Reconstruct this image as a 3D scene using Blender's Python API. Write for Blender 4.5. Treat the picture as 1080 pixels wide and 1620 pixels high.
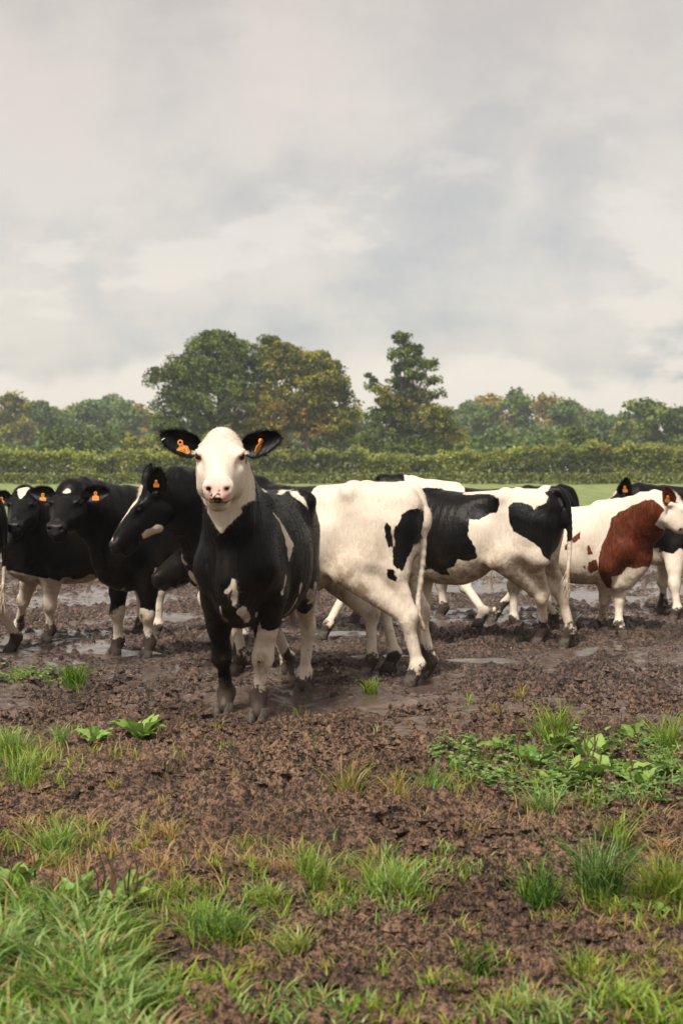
import bpy, math, random
import numpy as np
from mathutils import Vector, Matrix

for o in list(bpy.data.objects):
    bpy.data.objects.remove(o, do_unlink=True)
sc = bpy.context.scene
COL = sc.collection
rad = math.radians

# ------------------------------------------------------------------ camera
CAM_H, FPX, HOR = 1.45, 2660.0, 738.0            # eye height, focal length in photo pixels, horizon row
PITCH = math.atan((810.0 - HOR) / FPX)
cam_d = bpy.data.cameras.new('camera')
cam = bpy.data.objects.new('camera', cam_d); COL.objects.link(cam)
cam.location = (0, 0, CAM_H)
cam.rotation_euler = (math.pi / 2 - PITCH, 0, 0)
cam_d.sensor_fit = 'VERTICAL'; cam_d.sensor_height = 36.0; cam_d.sensor_width = 24.0
cam_d.lens = FPX / 1620.0 * 36.0
cam_d.clip_start = 0.1; cam_d.clip_end = 5000
cam_d.dof.use_dof = True
cam_d.dof.focus_distance = 9.5
cam_d.dof.aperture_fstop = 5.0
sc.camera = cam

# ------------------------------------------------------------------ sky (world)
w = bpy.data.worlds.new('World'); sc.world = w; w.use_nodes = True
SUN_EL, SUN_AZ = 50.0, 205.0                      # azimuth clockwise from +Y
nt = w.node_tree; nt.nodes.clear()
def N(tree, t, **kw):
    n = tree.nodes.new(t)
    for k, v in kw.items(): setattr(n, k, v)
    return n
def L(tree, a, b): tree.links.new(a, b)
def math_n(tree, op, a, b=None, c=None, clamp=False):
    n = N(tree, 'ShaderNodeMath', operation=op); n.use_clamp = clamp
    for i, v in enumerate((a, b, c)):
        if v is None: continue
        if isinstance(v, (int, float)): n.inputs[i].default_value = v
        else: L(tree, v, n.inputs[i])
    return n.outputs[0]
def mix_n(tree, f, a, b, blend='MIX'):
    n = N(tree, 'ShaderNodeMix', data_type='RGBA', blend_type=blend)
    for i, v in ((0, f), (6, a), (7, b)):
        if isinstance(v, (int, float)): n.inputs[i].default_value = v
        elif isinstance(v, tuple): n.inputs[i].default_value = (*v[:3], 1)
        else: L(tree, v, n.inputs[i])
    return n.outputs[2]
def ramp_n(tree, f, lo, hi, a=0.0, b=1.0, smooth=True):
    n = N(tree, 'ShaderNodeMapRange', interpolation_type='SMOOTHSTEP' if smooth else 'LINEAR')
    L(tree, f, n.inputs[0])
    for i, v in zip((1, 2, 3, 4), (lo, hi, a, b)): n.inputs[i].default_value = v
    return n.outputs[0]
def noise_n(tree, vec, scale, detail=4, rough=0.55, dist=0.0):
    n = N(tree, 'ShaderNodeTexNoise'); n.inputs['Scale'].default_value = scale
    n.inputs['Detail'].default_value = detail; n.inputs['Roughness'].default_value = rough
    n.inputs['Distortion'].default_value = dist
    if vec is not None: L(tree, vec, n.inputs['Vector'])
    return n.outputs['Fac']

sky = N(nt, 'ShaderNodeTexSky', sky_type='NISHITA'); sky.sun_disc = False
sky.sun_elevation = rad(SUN_EL); sky.sun_rotation = rad(SUN_AZ); sky.dust_density = 2.0
tc = N(nt, 'ShaderNodeTexCoord')
sep = N(nt, 'ShaderNodeSeparateXYZ'); L(nt, tc.outputs['Generated'], sep.inputs[0])
zz = math_n(nt, 'MAXIMUM', sep.outputs[2], 0.0)
inv = math_n(nt, 'DIVIDE', 1.0, math_n(nt, 'ADD', zz, 0.075))
comb = N(nt, 'ShaderNodeCombineXYZ')
L(nt, math_n(nt, 'MULTIPLY', sep.outputs[0], inv), comb.inputs[0])
L(nt, math_n(nt, 'MULTIPLY', sep.outputs[1], inv), comb.inputs[1])
comb.inputs[2].default_value = 3.7
c1 = noise_n(nt, comb.outputs[0], 0.42, 6, 0.55, 0.2)     # big decks seen flat, streaky towards the horizon
c2 = noise_n(nt, tc.outputs['Generated'], 8.0, 9, 0.60, 0.12)   # billows
deck = math_n(nt, 'ADD', math_n(nt, 'MULTIPLY', c1, 0.36), math_n(nt, 'MULTIPLY', c2, 0.64))
lit = ramp_n(nt, deck, 0.39, 0.60)
warm = ramp_n(nt, zz, 0.07, 0.30)
pale = mix_n(nt, warm, (2.20, 2.01, 1.77), (2.08, 1.86, 1.61))
grey = mix_n(nt, warm, (1.42, 1.43, 1.42), (1.70, 1.53, 1.35))
cl = mix_n(nt, lit, grey, pale)
# brighter heaps of cloud low down, with firmer upper edges
mpn = N(nt, 'ShaderNodeMapping'); mpn.inputs['Scale'].default_value = (1, 1, 2.4); mpn.inputs['Location'].default_value = (0.35, 0, 0.2); L(nt, tc.outputs['Generated'], mpn.inputs[0])
cum = ramp_n(nt, noise_n(nt, mpn.outputs[0], 6.0, 10, 0.60, 0.1), 0.50, 0.575)
cum = math_n(nt, 'MULTIPLY', cum, ramp_n(nt, zz, 0.06, 0.24, 0.95, 0.15))
cl = mix_n(nt, cum, cl, (2.44, 2.21, 1.92))
# low bank of brighter cumulus along the horizon
bank_edge = math_n(nt, 'SUBTRACT', 0.052, math_n(nt, 'MULTIPLY', math_n(nt, 'SUBTRACT', noise_n(nt, tc.outputs['Generated'], 9.0, 6, 0.55), 0.5), 0.13))
bank = ramp_n(nt, math_n(nt, 'SUBTRACT', bank_edge, zz), -0.006, 0.010)
cl = mix_n(nt, bank, cl, (2.54, 2.30, 2.00))
col = mix_n(nt, 0.94, sky.outputs[0], cl)
bg = N(nt, 'ShaderNodeBackground'); bg.inputs[1].default_value = 0.1
L(nt, col, bg.inputs[0])
wo = N(nt, 'ShaderNodeOutputWorld'); L(nt, bg.outputs[0], wo.inputs[0])

# ------------------------------------------------------------------ sun behind the cloud, exposure
sd_ = bpy.data.lights.new('sun', 'SUN'); sd_.energy = 1.5; sd_.angle = rad(11); sd_.color = (1.0, 0.93, 0.84)
sun = bpy.data.objects.new('sun', sd_); COL.objects.link(sun)
_a, _e = rad(SUN_AZ), rad(SUN_EL)
sdir = Vector((math.sin(_a) * math.cos(_e), math.cos(_a) * math.cos(_e), math.sin(_e)))
sun.rotation_euler = sdir.to_track_quat('Z', 'Y').to_euler()
sun.location = sdir * 50
vs = sc.view_settings
vs.view_transform = 'Standard'; vs.look = 'None'; vs.exposure = 1.80; vs.gamma = 1.0; vs.use_curve_mapping = False
sc.render.engine = 'CYCLES'
sc.cycles.use_denoising = True
sc.cycles.max_bounces = 6; sc.cycles.diffuse_bounces = 3; sc.cycles.glossy_bounces = 3
sc.cycles.transmission_bounces = 3; sc.cycles.transparent_max_bounces = 6; sc.cycles.volume_bounces = 0
sc.cycles.caustics_reflective = False; sc.cycles.caustics_refractive = False

# ------------------------------------------------------------------ helpers
_cp, _sp = math.cos(PITCH), math.sin(PITCH)
def ray(px, py):
    u, v = (px - 540.0) / FPX, (810.0 - py) / FPX
    return np.array((u, _cp + _sp * v, -_sp + _cp * v))
def gnd(px, py, z=0.0):                       # ground point seen at a photo position
    r = ray(px, py); t = (z - CAM_H) / r[2]
    return np.array((0, 0, CAM_H)) + r * t
def at(px, py, d):                            # point at depth d (metres along +Y)
    r = ray(px, py); t = d / r[1]
    return np.array((0, 0, CAM_H)) + r * t

def tag(o, label=None, cat=None, group=None, kind=None):
    if label: o['label'] = label
    if cat: o['category'] = cat
    if group: o['group'] = group
    if kind: o['kind'] = kind
    return o
def empty(name, loc, rz=0.0):
    o = bpy.data.objects.new(name, None); COL.objects.link(o)
    o.location = loc; o.rotation_euler = (0, 0, rz); o.empty_display_size = 0.2
    return o
def mesh_np(name, V, F, mat=None, attrs=None, smooth=True):
    """V (n,3); F list of int arrays each (m,k)"""
    if not isinstance(F, (list, tuple)): F = [F]
    me = bpy.data.meshes.new(name)
    V = np.ascontiguousarray(V, dtype=np.float32)
    me.vertices.add(len(V)); me.vertices.foreach_set('co', V.ravel())
    nl = sum(f.size for f in F); npoly = sum(len(f) for f in F)
    me.loops.add(nl); me.polygons.add(npoly)
    me.loops.foreach_set('vertex_index', np.concatenate([f.ravel() for f in F]).astype(np.int32))
    tot = np.concatenate([np.full(len(f), f.shape[1], np.int32) for f in F])
    st = np.concatenate(([0], np.cumsum(tot)[:-1])).astype(np.int32)
    me.polygons.foreach_set('loop_start', st)
    me.polygons.foreach_set('loop_total', tot)
    me.polygons.foreach_set('use_smooth', np.full(npoly, smooth))
    for k, a in (attrs or {}).items():
        a = np.asarray(a, np.float32)
        if a.ndim == 1:
            at_ = me.attributes.new(k, 'FLOAT', 'POINT'); at_.data.foreach_set('value', a)
        else:
            at_ = me.attributes.new(k, 'FLOAT_VECTOR', 'POINT'); at_.data.foreach_set('vector', np.ascontiguousarray(a).ravel())
    me.update(); me.validate()
    if mat: me.materials.append(mat)
    return me
def obj(name, me, parent=None, loc=None):
    o = bpy.data.objects.new(name, me); COL.objects.link(o)
    if parent: o.parent = parent
    if loc is not None: o.location = loc
    return o

# --- numpy noise
def _h(ix, iy, iz, seed):
    h = (ix.astype(np.uint32) * np.uint32(374761393) + iy.astype(np.uint32) * np.uint32(668265263)
         + iz.astype(np.uint32) * np.uint32(2147483647 & 1274126177) + np.uint32((seed * 1013904223 + 97) & 0xffffffff))
    h = (h ^ (h >> np.uint32(13))) * np.uint32(1274126177)
    h = (h ^ (h >> np.uint32(16))) * np.uint32(2246822519)
    h = h ^ (h >> np.uint32(15))
    return (h & np.uint32(0xffffff)).astype(np.float32) / np.float32(0xffffff)
def vnoise(x, y, z=None, seed=0):
    x = np.asarray(x, np.float64); y = np.asarray(y, np.float64)
    z0 = np.zeros_like(x) if z is None else np.asarray(z, np.float64)
    ix, iy, iz = np.floor(x), np.floor(y), np.floor(z0)
    fx, fy, fz = x - ix, y - iy, z0 - iz
    ix, iy, iz = ix.astype(np.int64), iy.astype(np.int64), iz.astype(np.int64)
    sx, sy, sz = (f * f * f * (f * (f * 6 - 15) + 10) for f in (fx, fy, fz))
    def c(a, b, d): return _h(ix + a, iy + b, iz + d, seed)
    v0 = (c(0,0,0)*(1-sx) + c(1,0,0)*sx)*(1-sy) + (c(0,1,0)*(1-sx) + c(1,1,0)*sx)*sy
    if z is None: return v0 * 2 - 1
    v1 = (c(0,0,1)*(1-sx) + c(1,0,1)*sx)*(1-sy) + (c(0,1,1)*(1-sx) + c(1,1,1)*sx)*sy
    return (v0*(1-sz) + v1*sz) * 2 - 1
def fbm(x, y, z=None, oct=4, seed=0, gain=0.5):
    s, a, f = 0.0, 1.0, 1.0
    for i in range(oct):
        s = s + a * vnoise(x*f, y*f, None if z is None else z*f, seed + i*17)
        a *= gain; f *= 2.03
    return s
def worley(x, y, seed=0):
    ix, iy = np.floor(x).astype(np.int64), np.floor(y).astype(np.int64)
    best = np.full(x.shape, 9.0, np.float32); rnd = np.zeros(x.shape, np.float32)
    zr = np.zeros_like(ix)
    for a in (-1, 0, 1):
        for b in (-1, 0, 1):
            cx, cy = ix + a, iy + b
            px = cx + _h(cx, cy, zr, seed); py = cy + _h(cx, cy, zr, seed + 5)
            d = np.sqrt((x - px)**2 + (y - py)**2).astype(np.float32)
            m = d < best
            best = np.where(m, d, best)
            rnd = np.where(m, _h(cx, cy, zr, seed + 9), rnd)
    return best, rnd
def sstep(a, b, x):
    t = np.clip((x - a) / (b - a), 0, 1); return t*t*(3 - 2*t)
def poly_sd(P, poly):
    """signed distance of 2-D points to polygon, positive inside"""
    P = np.asarray(P, np.float32); poly = np.asarray(poly, np.float32)
    d = np.full(len(P), 1e9, np.float32); inside = np.zeros(len(P), bool)
    n = len(poly)
    for i in range(n):
        a, b = poly[i], poly[(i+1) % n]
        e = b - a; wv = P - a
        t = np.clip((wv @ e) / max(float(e @ e), 1e-9), 0, 1)
        q = wv - t[:, None]*e
        d = np.minimum(d, np.einsum('ij,ij->i', q, q))
        c1 = (a[1] > P[:, 1]) != (b[1] > P[:, 1])
        with np.errstate(divide='ignore', invalid='ignore'):
            xs = (b[0]-a[0]) * (P[:, 1]-a[1]) / (b[1]-a[1]) + a[0]
        inside ^= c1 & (P[:, 0] < xs)
    return np.where(inside, 1, -1) * np.sqrt(d)

# ------------------------------------------------------------------ materials
def mat_new(name):
    m = bpy.data.materials.new(name); m.use_nodes = True
    t = m.node_tree; b = t.nodes['Principled BSDF']
    return m, t, b
def attr(t, name, out='Fac'):
    n = N(t, 'ShaderNodeAttribute'); n.attribute_name = name; return n.outputs[out]
def bump(t, b, h, strength=0.5, dist=0.01):
    n = N(t, 'ShaderNodeBump'); n.inputs['Strength'].default_value = strength; n.inputs['Distance'].default_value = dist
    L(t, h, n.inputs['Height']); L(t, n.outputs[0], b.inputs['Normal'])
def objco(t, scale=None):
    n = N(t, 'ShaderNodeTexCoord')
    if scale is None: return n.outputs['Object']
    m = N(t, 'ShaderNodeMapping'); m.inputs['Scale'].default_value = scale
    L(t, n.outputs['Object'], m.inputs[0]); return m.outputs[0]

def coat_material(name, dark, pale=(0.74, 0.640, 0.525)):
    m, t, b = mat_new(name)
    co = objco(t)
    fine = noise_n(t, objco(t, (70, 70, 26)), 1.0, 3, 0.6)
    mid = noise_n(t, co, 22, 3, 0.55)
    sdv = attr(t, 'patch')
    e = math_n(t, 'ADD', sdv, math_n(t, 'MULTIPLY', math_n(t, 'SUBTRACT', fine, 0.5), 0.020))
    e = math_n(t, 'ADD', e, math_n(t, 'MULTIPLY', math_n(t, 'SUBTRACT', mid, 0.5), 0.022))
    f = ramp_n(t, e, -0.0045, 0.0045)
    tone = noise_n(t, objco(t, (60, 60, 14)), 1.0, 3, 0.6)
    pl = mix_n(t, ramp_n(t, tone, 0.3, 0.75), tuple(c*0.86 for c in pale), pale)
    dk = mix_n(t, ramp_n(t, tone, 0.35, 0.75), tuple(c*0.6 for c in dark), tuple(min(1, c*1.5) for c in dark))
    c = mix_n(t, f, pl, dk)
    pk = attr(t, 'pink')
    c = mix_n(t, pk, c, mix_n(t, mid, (0.70, 0.30, 0.26), (0.78, 0.46, 0.40)))
    c = mix_n(t, attr(t, 'noseblack'), c, (0.012, 0.011, 0.012))
    st = math_n(t, 'MULTIPLY', attr(t, 'stain'), ramp_n(t, noise_n(t, co, 14, 5, 0.7), 0.32, 0.62))
    c = mix_n(t, math_n(t, 'MULTIPLY', st, math_n(t, 'SUBTRACT', 0.8, math_n(t, 'MULTIPLY', f, 0.72))), c, (0.24, 0.165, 0.085))
    mud = math_n(t, 'ADD', attr(t, 'mud'), math_n(t, 'MULTIPLY', math_n(t, 'SUBTRACT', noise_n(t, co, 26, 6, 0.75), 0.5), 1.5))
    mudf = ramp_n(t, mud, 0.42, 0.60)
    c = mix_n(t, mudf, c, mix_n(t, mid, (0.035, 0.025, 0.019), (0.075, 0.055, 0.042)))
    L(t, c, b.inputs['Base Color'])
    r = math_n(t, 'ADD', 0.60, math_n(t, 'MULTIPLY', f, -0.20))
    L(t, math_n(t, 'SUBTRACT', r, math_n(t, 'MULTIPLY', math_n(t, 'MAXIMUM', pk, attr(t, 'noseblack')), 0.15)), b.inputs['Roughness'])
    b.inputs['Specular IOR Level'].default_value = 0.16
    b.inputs['Sheen Weight'].default_value = 0.0
    b.inputs['Sheen Roughness'].default_value = 0.4
    hb = math_n(t, 'ADD', fine, math_n(t, 'MULTIPLY', tone, 1.3))
    bump(t, b, hb, 0.55, 0.006)
    return m
M = {}
M['coat'] = coat_material('black_and_white_coat', (0.0032, 0.0029, 0.0031))
M['coat_red'] = coat_material('red_and_white_coat', (0.105, 0.026, 0.011))
def simple(name, c1, c2, scale=20, rough=0.7, bmp=0.3, bd=0.005, spec=0.5):
    m, t, b = mat_new(name); co = objco(t)
    n = noise_n(t, co, scale, 4, 0.6)
    L(t, mix_n(t, ramp_n(t, n, 0.3, 0.7), c1, c2), b.inputs['Base Color'])
    b.inputs['Roughness'].default_value = rough; b.inputs['Specular IOR Level'].default_value = spec
    if bmp: bump(t, b, n, bmp, bd)
    return m
M['hoof'] = simple('muddy_hoof_horn', (0.03, 0.023, 0.018), (0.10, 0.075, 0.058), 40, 0.75, 0.8, 0.01)
M['eye'] = simple('dark_eye', (0.004, 0.003, 0.003), (0.012, 0.007, 0.005), 30, 0.06, 0)
M['tag'] = simple('orange_ear_tag_plastic', (0.72, 0.28, 0.055), (0.80, 0.33, 0.075), 60, 0.45, 0.1)
M['tag_ink'] = simple('tag_ink', (0.05, 0.03, 0.02), (0.08, 0.05, 0.03), 60, 0.6, 0)
M['staple'] = simple('bright_metal_clip', (0.7, 0.7, 0.7), (0.8, 0.8, 0.8), 60, 0.35, 0)

# ------------------------------------------------------------------ implicit-surface animal modelling
class Field:
    def __init__(s, lo, hi, h):
        s.lo = np.array(lo, np.float32); s.h = h
        s.n = np.ceil((np.array(hi) - s.lo) / h).astype(int) + 1
        s.F = np.full(s.n, 1.0, np.float32)
        s.ax = [s.lo[i] + h * np.arange(s.n[i], dtype=np.float32) for i in range(3)]
    def sub(s, lo, hi, m):
        sl = []
        for i in range(3):
            a = int(max(0, math.floor((lo[i] - m - s.lo[i]) / s.h)))
            b = int(min(s.n[i], math.ceil((hi[i] + m - s.lo[i]) / s.h) + 1))
            if b <= a: return None, None
            sl.append(slice(a, b))
        return tuple(sl), (s.ax[0][sl[0]][:, None, None], s.ax[1][sl[1]][None, :, None], s.ax[2][sl[2]][None, None, :])
    def blend(s, sl, d, k, cut=False):
        a = s.F[sl]
        if cut: a, d = -a, d
        hh = np.clip(1 - np.abs(a - d) / k, 0, 1)
        r = np.minimum(a, d) - hh*hh*k*0.25
        s.F[sl] = -r if cut else r
    def seg(s, a, b, ra, rb=None, side=(0, 1, 0), k=0.04, cut=False):
        a = np.asarray(a, np.float32); b = np.asarray(b, np.float32)
        ra = np.broadcast_to(np.asarray(ra, np.float32), (2,)); rb = ra if rb is None else np.broadcast_to(np.asarray(rb, np.float32), (2,))
        mx = float(max(ra.max(), rb.max()))
        sl, X = s.sub(np.minimum(a, b) - mx, np.maximum(a, b) + mx, k + 2*s.h)
        if sl is None: return
        d = b - a; Ln = float(np.linalg.norm(d)); d = d / max(Ln, 1e-6)
        sd = np.asarray(side, np.float32); sd = sd - d*float(sd @ d); sd /= max(float(np.linalg.norm(sd)), 1e-6)
        up = np.cross(d, sd)
        x, y, z = X[0]-a[0], X[1]-a[1], X[2]-a[2]
        l = x*d[0] + y*d[1] + z*d[2]
        tl = np.clip(l, 0, Ln); t = tl / max(Ln, 1e-6); l = l - tl
        S = x*sd[0] + y*sd[1] + z*sd[2]; U = x*up[0] + y*up[1] + z*up[2]
        rs = ra[0] + (rb[0]-ra[0])*t; ru = ra[1] + (rb[1]-ra[1])*t
        mn = np.minimum(rs, ru)
        q = np.sqrt((S/rs)**2 + (U/ru)**2 + (l/mn)**2)
        s.blend(sl, (q - 1)*mn, k, cut)
    def ell(s, c, r, R=None, k=0.03, cut=False):
        c = np.asarray(c, np.float32); r = np.asarray(r, np.float32); mx = float(r.max())
        sl, X = s.sub(c - mx, c + mx, k + 2*s.h)
        if sl is None: return
        x, y, z = X[0]-c[0], X[1]-c[1], X[2]-c[2]
        if R is None: R = np.eye(3)
        q = 0
        for i in range(3):
            q = q + ((x*R[0][i] + y*R[1][i] + z*R[2][i]) / r[i])**2
        q = np.sqrt(q)
        s.blend(sl, (q - 1)*float(r.min()), k, cut)
    def chain(s, pts, rs, side=(0, 1, 0), k=0.03):
        for i in range(len(pts) - 1):
            s.seg(pts[i], pts[i+1], rs[i], rs[i+1], side, k)
    def loft(s, st, o, R, ex=2.3, k=0.05):
        """st rows: x, ztop, zbot, halfwidth, zwide(0..1 position of the widest level) in frame (o, R columns)"""
        st = np.asarray(st, np.float32)
        xs = np.linspace(st[0, 0], st[-1, 0], 90)
        tab = [smooth_interp(xs, st[:, 0], st[:, i]) for i in range(1, st.shape[1])]
        o = np.asarray(o, np.float32); R = np.asarray(R, np.float32)
        corners = []
        w_ = st[:, 3].max(); zt, zb = st[:, 1].max(), st[:, 2].min()
        for cx in (st[0, 0], st[-1, 0]):
            for cy in (-w_, w_):
                for cz in (zb, zt):
                    corners.append(o + R @ np.array((cx, cy, cz), np.float32))
        corners = np.array(corners)
        sl, X = s.sub(corners.min(0), corners.max(0), k + 2*s.h)
        x, y, z = X[0]-o[0], X[1]-o[1], X[2]-o[2]
        lx = x*R[0, 0] + y*R[1, 0] + z*R[2, 0]
        ly = x*R[0, 1] + y*R[1, 1] + z*R[2, 1]
        lz = x*R[0, 2] + y*R[1, 2] + z*R[2, 2]
        lx, ly, lz = np.broadcast_arrays(lx, ly, lz)
        cx = np.clip(lx, xs[0], xs[-1]); ov = lx - cx
        idx = np.clip((cx - xs[0]) / (xs[1] - xs[0]), 0, 88.999)
        i0 = idx.astype(np.int32); fr = (idx - i0).astype(np.float32)
        g = lambda tb: (tb[i0]*(1-fr) + tb[i0+1]*fr)
        zt, zb, ww, zw = (g(t_.astype(np.float32)) for t_ in tab)
        zc = zb + (zt - zb)*zw
        hz = np.where(lz > zc, zt - zc, zc - zb)
        hz = np.maximum(hz, 0.005); ww = np.maximum(ww, 0.005)
        q = (np.abs(ly/ww)**ex + np.abs((lz-zc)/hz)**ex)**(1/ex)
        mn = np.minimum(hz, ww)
        q = np.sqrt(q*q + (ov/mn)**2)
        s.blend(sl, (q-1)*mn, k)
    def mesh(s):
        F = s.F; neg = F < 0
        n = s.n
        cs = np.zeros(n - 1, np.uint8)
        off = [(a, b, c) for a in (0, 1) for b in (0, 1) for c in (0, 1)]
        for a, b, c in off:
            cs += neg[a:n[0]-1+a, b:n[1]-1+b, c:n[2]-1+c]
        mixed = (cs > 0) & (cs < 8)
        I = np.argwhere(mixed)
        vid = np.full(n - 1, -1, np.int32); vid[mixed] = np.arange(len(I))
        acc = np.zeros((len(I), 3), np.float32); cnt = np.zeros(len(I), np.float32)
        val = {o_: F[I[:, 0]+o_[0], I[:, 1]+o_[1], I[:, 2]+o_[2]] for o_ in off}
        for o_ in off:
            for ax in range(3):
                if o_[ax]: continue
                p_ = list(o_); p_[ax] = 1; p_ = tuple(p_)
                va, vb = val[o_], val[p_]
                m = (va < 0) != (vb < 0)
                t = np.where(m, va / np.where(m, va - vb, 1), 0)
                pt = np.tile(np.array(o_, np.float32), (len(I), 1)); pt[:, ax] = t
                acc[m] += pt[m]; cnt[m] += 1
        V = s.lo + (I + acc / cnt[:, None]) * s.h
        Q = []
        for ax in range(3):
            a1, a2 = (ax+1) % 3, (ax+2) % 3
            sa = [slice(None)]*3; sb = [slice(None)]*3
            sa[ax] = slice(0, -1); sb[ax] = slice(1, None)
            for i in (a1, a2):
                sa[i] = slice(1, -1); sb[i] = slice(1, -1)
            A, B = neg[tuple(sa)], neg[tuple(sb)]
            E = np.argwhere(A != B)
            flip = A[tuple(E.T)]
            E = E.copy(); E[:, a1] += 1; E[:, a2] += 1
            def cell(d1, d2):
                c = E.copy(); c[:, a1] += d1; c[:, a2] += d2
                return vid[c[:, 0], c[:, 1], c[:, 2]]
            q = np.stack([cell(-1, -1), cell(0, -1), cell(0, 0), cell(-1, 0)], 1)
            q[~flip] = q[~flip][:, ::-1]
            Q.append(q)
        return V.astype(np.float32), np.concatenate(Q)
def smooth_interp(x, xp, fp):
    """monotone-ish cubic interpolation"""
    xp = np.asarray(xp, float); fp = np.asarray(fp, float)
    d = np.diff(fp) / np.diff(xp)
    m = np.zeros(len(xp)); m[0], m[-1] = d[0], d[-1]
    for i in range(1, len(xp)-1):
        m[i] = 0 if d[i-1]*d[i] <= 0 else 2*d[i-1]*d[i]/(d[i-1]+d[i])
    i = np.clip(np.searchsorted(xp, x) - 1, 0, len(xp)-2)
    h = xp[i+1]-xp[i]; t = (x - xp[i]) / h
    return (2*t**3-3*t**2+1)*fp[i] + (t**3-2*t**2+t)*h*m[i] + (-2*t**3+3*t**2)*fp[i+1] + (t**3-t**2)*h*m[i+1]
def vnormals(V, Q):
    n = np.cross(V[Q[:, 2]]-V[Q[:, 0]], V[Q[:, 3]]-V[Q[:, 1]])
    out = np.zeros_like(V)
    for i in range(4): np.add.at(out, Q[:, i], n)
    return out / np.maximum(np.linalg.norm(out, axis=1, keepdims=True), 1e-9)
def unit(v): v = np.asarray(v, float); return v / max(np.linalg.norm(v), 1e-9)

TRUNK = [  # x, top, bottom, half width, level of greatest width
    (-0.82, 1.18, 1.00, 0.05, 0.5),
    (-0.77, 1.27, 0.86, 0.13, 0.55),
    (-0.66, 1.325, 0.76, 0.19, 0.62),
    (-0.50, 1.335, 0.77, 0.215, 0.68),
    (-0.36, 1.330, 0.745, 0.235, 0.64),
    (-0.24, 1.318, 0.690, 0.268, 0.54),
    (-0.10, 1.308, 0.605, 0.305, 0.48),
    (0.06, 1.303, 0.550, 0.322, 0.45),
    (0.21, 1.312, 0.545, 0.305, 0.45),
    (0.36, 1.335, 0.575, 0.255, 0.48),
    (0.50, 1.335, 0.62, 0.200, 0.48),
    (0.62, 1.255, 0.65, 0.160, 0.45),
    (0.72, 1.13, 0.70, 0.135, 0.45),
    (0.79, 1.00, 0.76, 0.06, 0.45)]
HEAD = [  # along the face from poll to muzzle: x, top, bottom, half width, widest level
    (-0.075, -0.05, -0.12, 0.03, 0.5),
    (-0.045, -0.010, -0.17, 0.072, 0.6),
    (0.0, 0.012, -0.205, 0.100, 0.68),
    (0.06, 0.018, -0.235, 0.118, 0.74),
    (0.13, 0.010, -0.262, 0.124, 0.74),
    (0.19, 0.004, -0.262, 0.120, 0.68),
    (0.25, -0.002, -0.238, 0.098, 0.60),
    (0.32, -0.010, -0.205, 0.081, 0.54),
    (0.39, -0.018, -0.180, 0.070, 0.5),
    (0.44, -0.030, -0.164, 0.069, 0.52),
    (0.485, -0.034, -0.158, 0.070, 0.55),
    (0.515, -0.055, -0.142, 0.054, 0.55),
    (0.527, -0.085, -0.118, 0.03, 0.55)]

def leaf_sheet(nu, nv, L_, W_, prof, cup, curl, thick):
    """closed cupped sheet (ear, leaf): returns V, Q in frame x along, y across, z normal"""
    u = np.linspace(0, 1, nu)[:, None]; v = np.linspace(-1, 1, nv)[None, :]
    x = L_*u + 0*v
    wd = W_*prof(u)
    y = wd*v
    z = cup*(v**2)*prof(u) + curl*u*u + 0*v
    top = np.stack([x, y, z], -1).reshape(-1, 3)
    bot = np.stack([x, y*1.0, z - thick*(1-v**2*0.85)*np.minimum(1, prof(u)*1.5+0.2)], -1).reshape(-1, 3)
    V = np.concatenate([top, bot]); n = nu*nv
    idx = np.arange(n).reshape(nu, nv)
    q = np.stack([idx[:-1, :-1], idx[1:, :-1], idx[1:, 1:], idx[:-1, 1:]], -1).reshape(-1, 4)
    Q = [q[:, ::-1][:, ::-1], q[:, ::-1] + n]
    def rim(line):
        a = line[:-1]; b = line[1:]
        return np.stack([a, b, b+n, a+n], 1)
    Q += [rim(idx[0, :])[:, ::-1], rim(idx[-1, :]), rim(idx[:, 0]), rim(idx[:, -1])[:, ::-1]]
    return V, np.concatenate(Q)

def hoof_mesh():
    """two claws, ground at z=0, pointing +x"""
    Vs, Qs, b = [], [], 0
    for sgn in (-1, 1):
        secs = [(0.0, 0.058, 0.030, 0.012), (0.02, 0.060, 0.031, 0.010), (0.055, 0.048, 0.027, -0.004), (0.085, 0.038, 0.022, -0.018)]
        ring = []
        for z, rx, ry, ox in secs:
            for k_ in range(12):
                a = 2*math.pi*k_/12
                cx = math.copysign(abs(math.cos(a))**0.85, math.cos(a))
                taper = 1 - 0.35*max(0, math.cos(a))
                ring.append((ox + rx*cx, sgn*0.031 + ry*math.sin(a)*taper, z))
        base = len(ring)
        ring.append((0.01, sgn*0.031, 0.0)); ring.append((-0.018, sgn*0.031, 0.088))
        V = np.array(ring)
        q = []
        for r in range(3):
            for k_ in range(12):
                q.append((r*12+k_, r*12+(k_+1) % 12, (r+1)*12+(k_+1) % 12, (r+1)*12+k_))
        t3 = [((k_+1) % 12, k_, base) for k_ in range(12)] + [(36+k_, 36+(k_+1) % 12, base+1) for k_ in range(12)]
        Vs.append(V); Qs.append((np.array(q)+b, np.array(t3)+b)); b += len(V)
    return mesh_np('hoof', np.concatenate(Vs), [np.concatenate([q[0] for q in Qs]), np.concatenate([q[1] for q in Qs])], M['hoof'])
HOOF = hoof_mesh()
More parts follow.
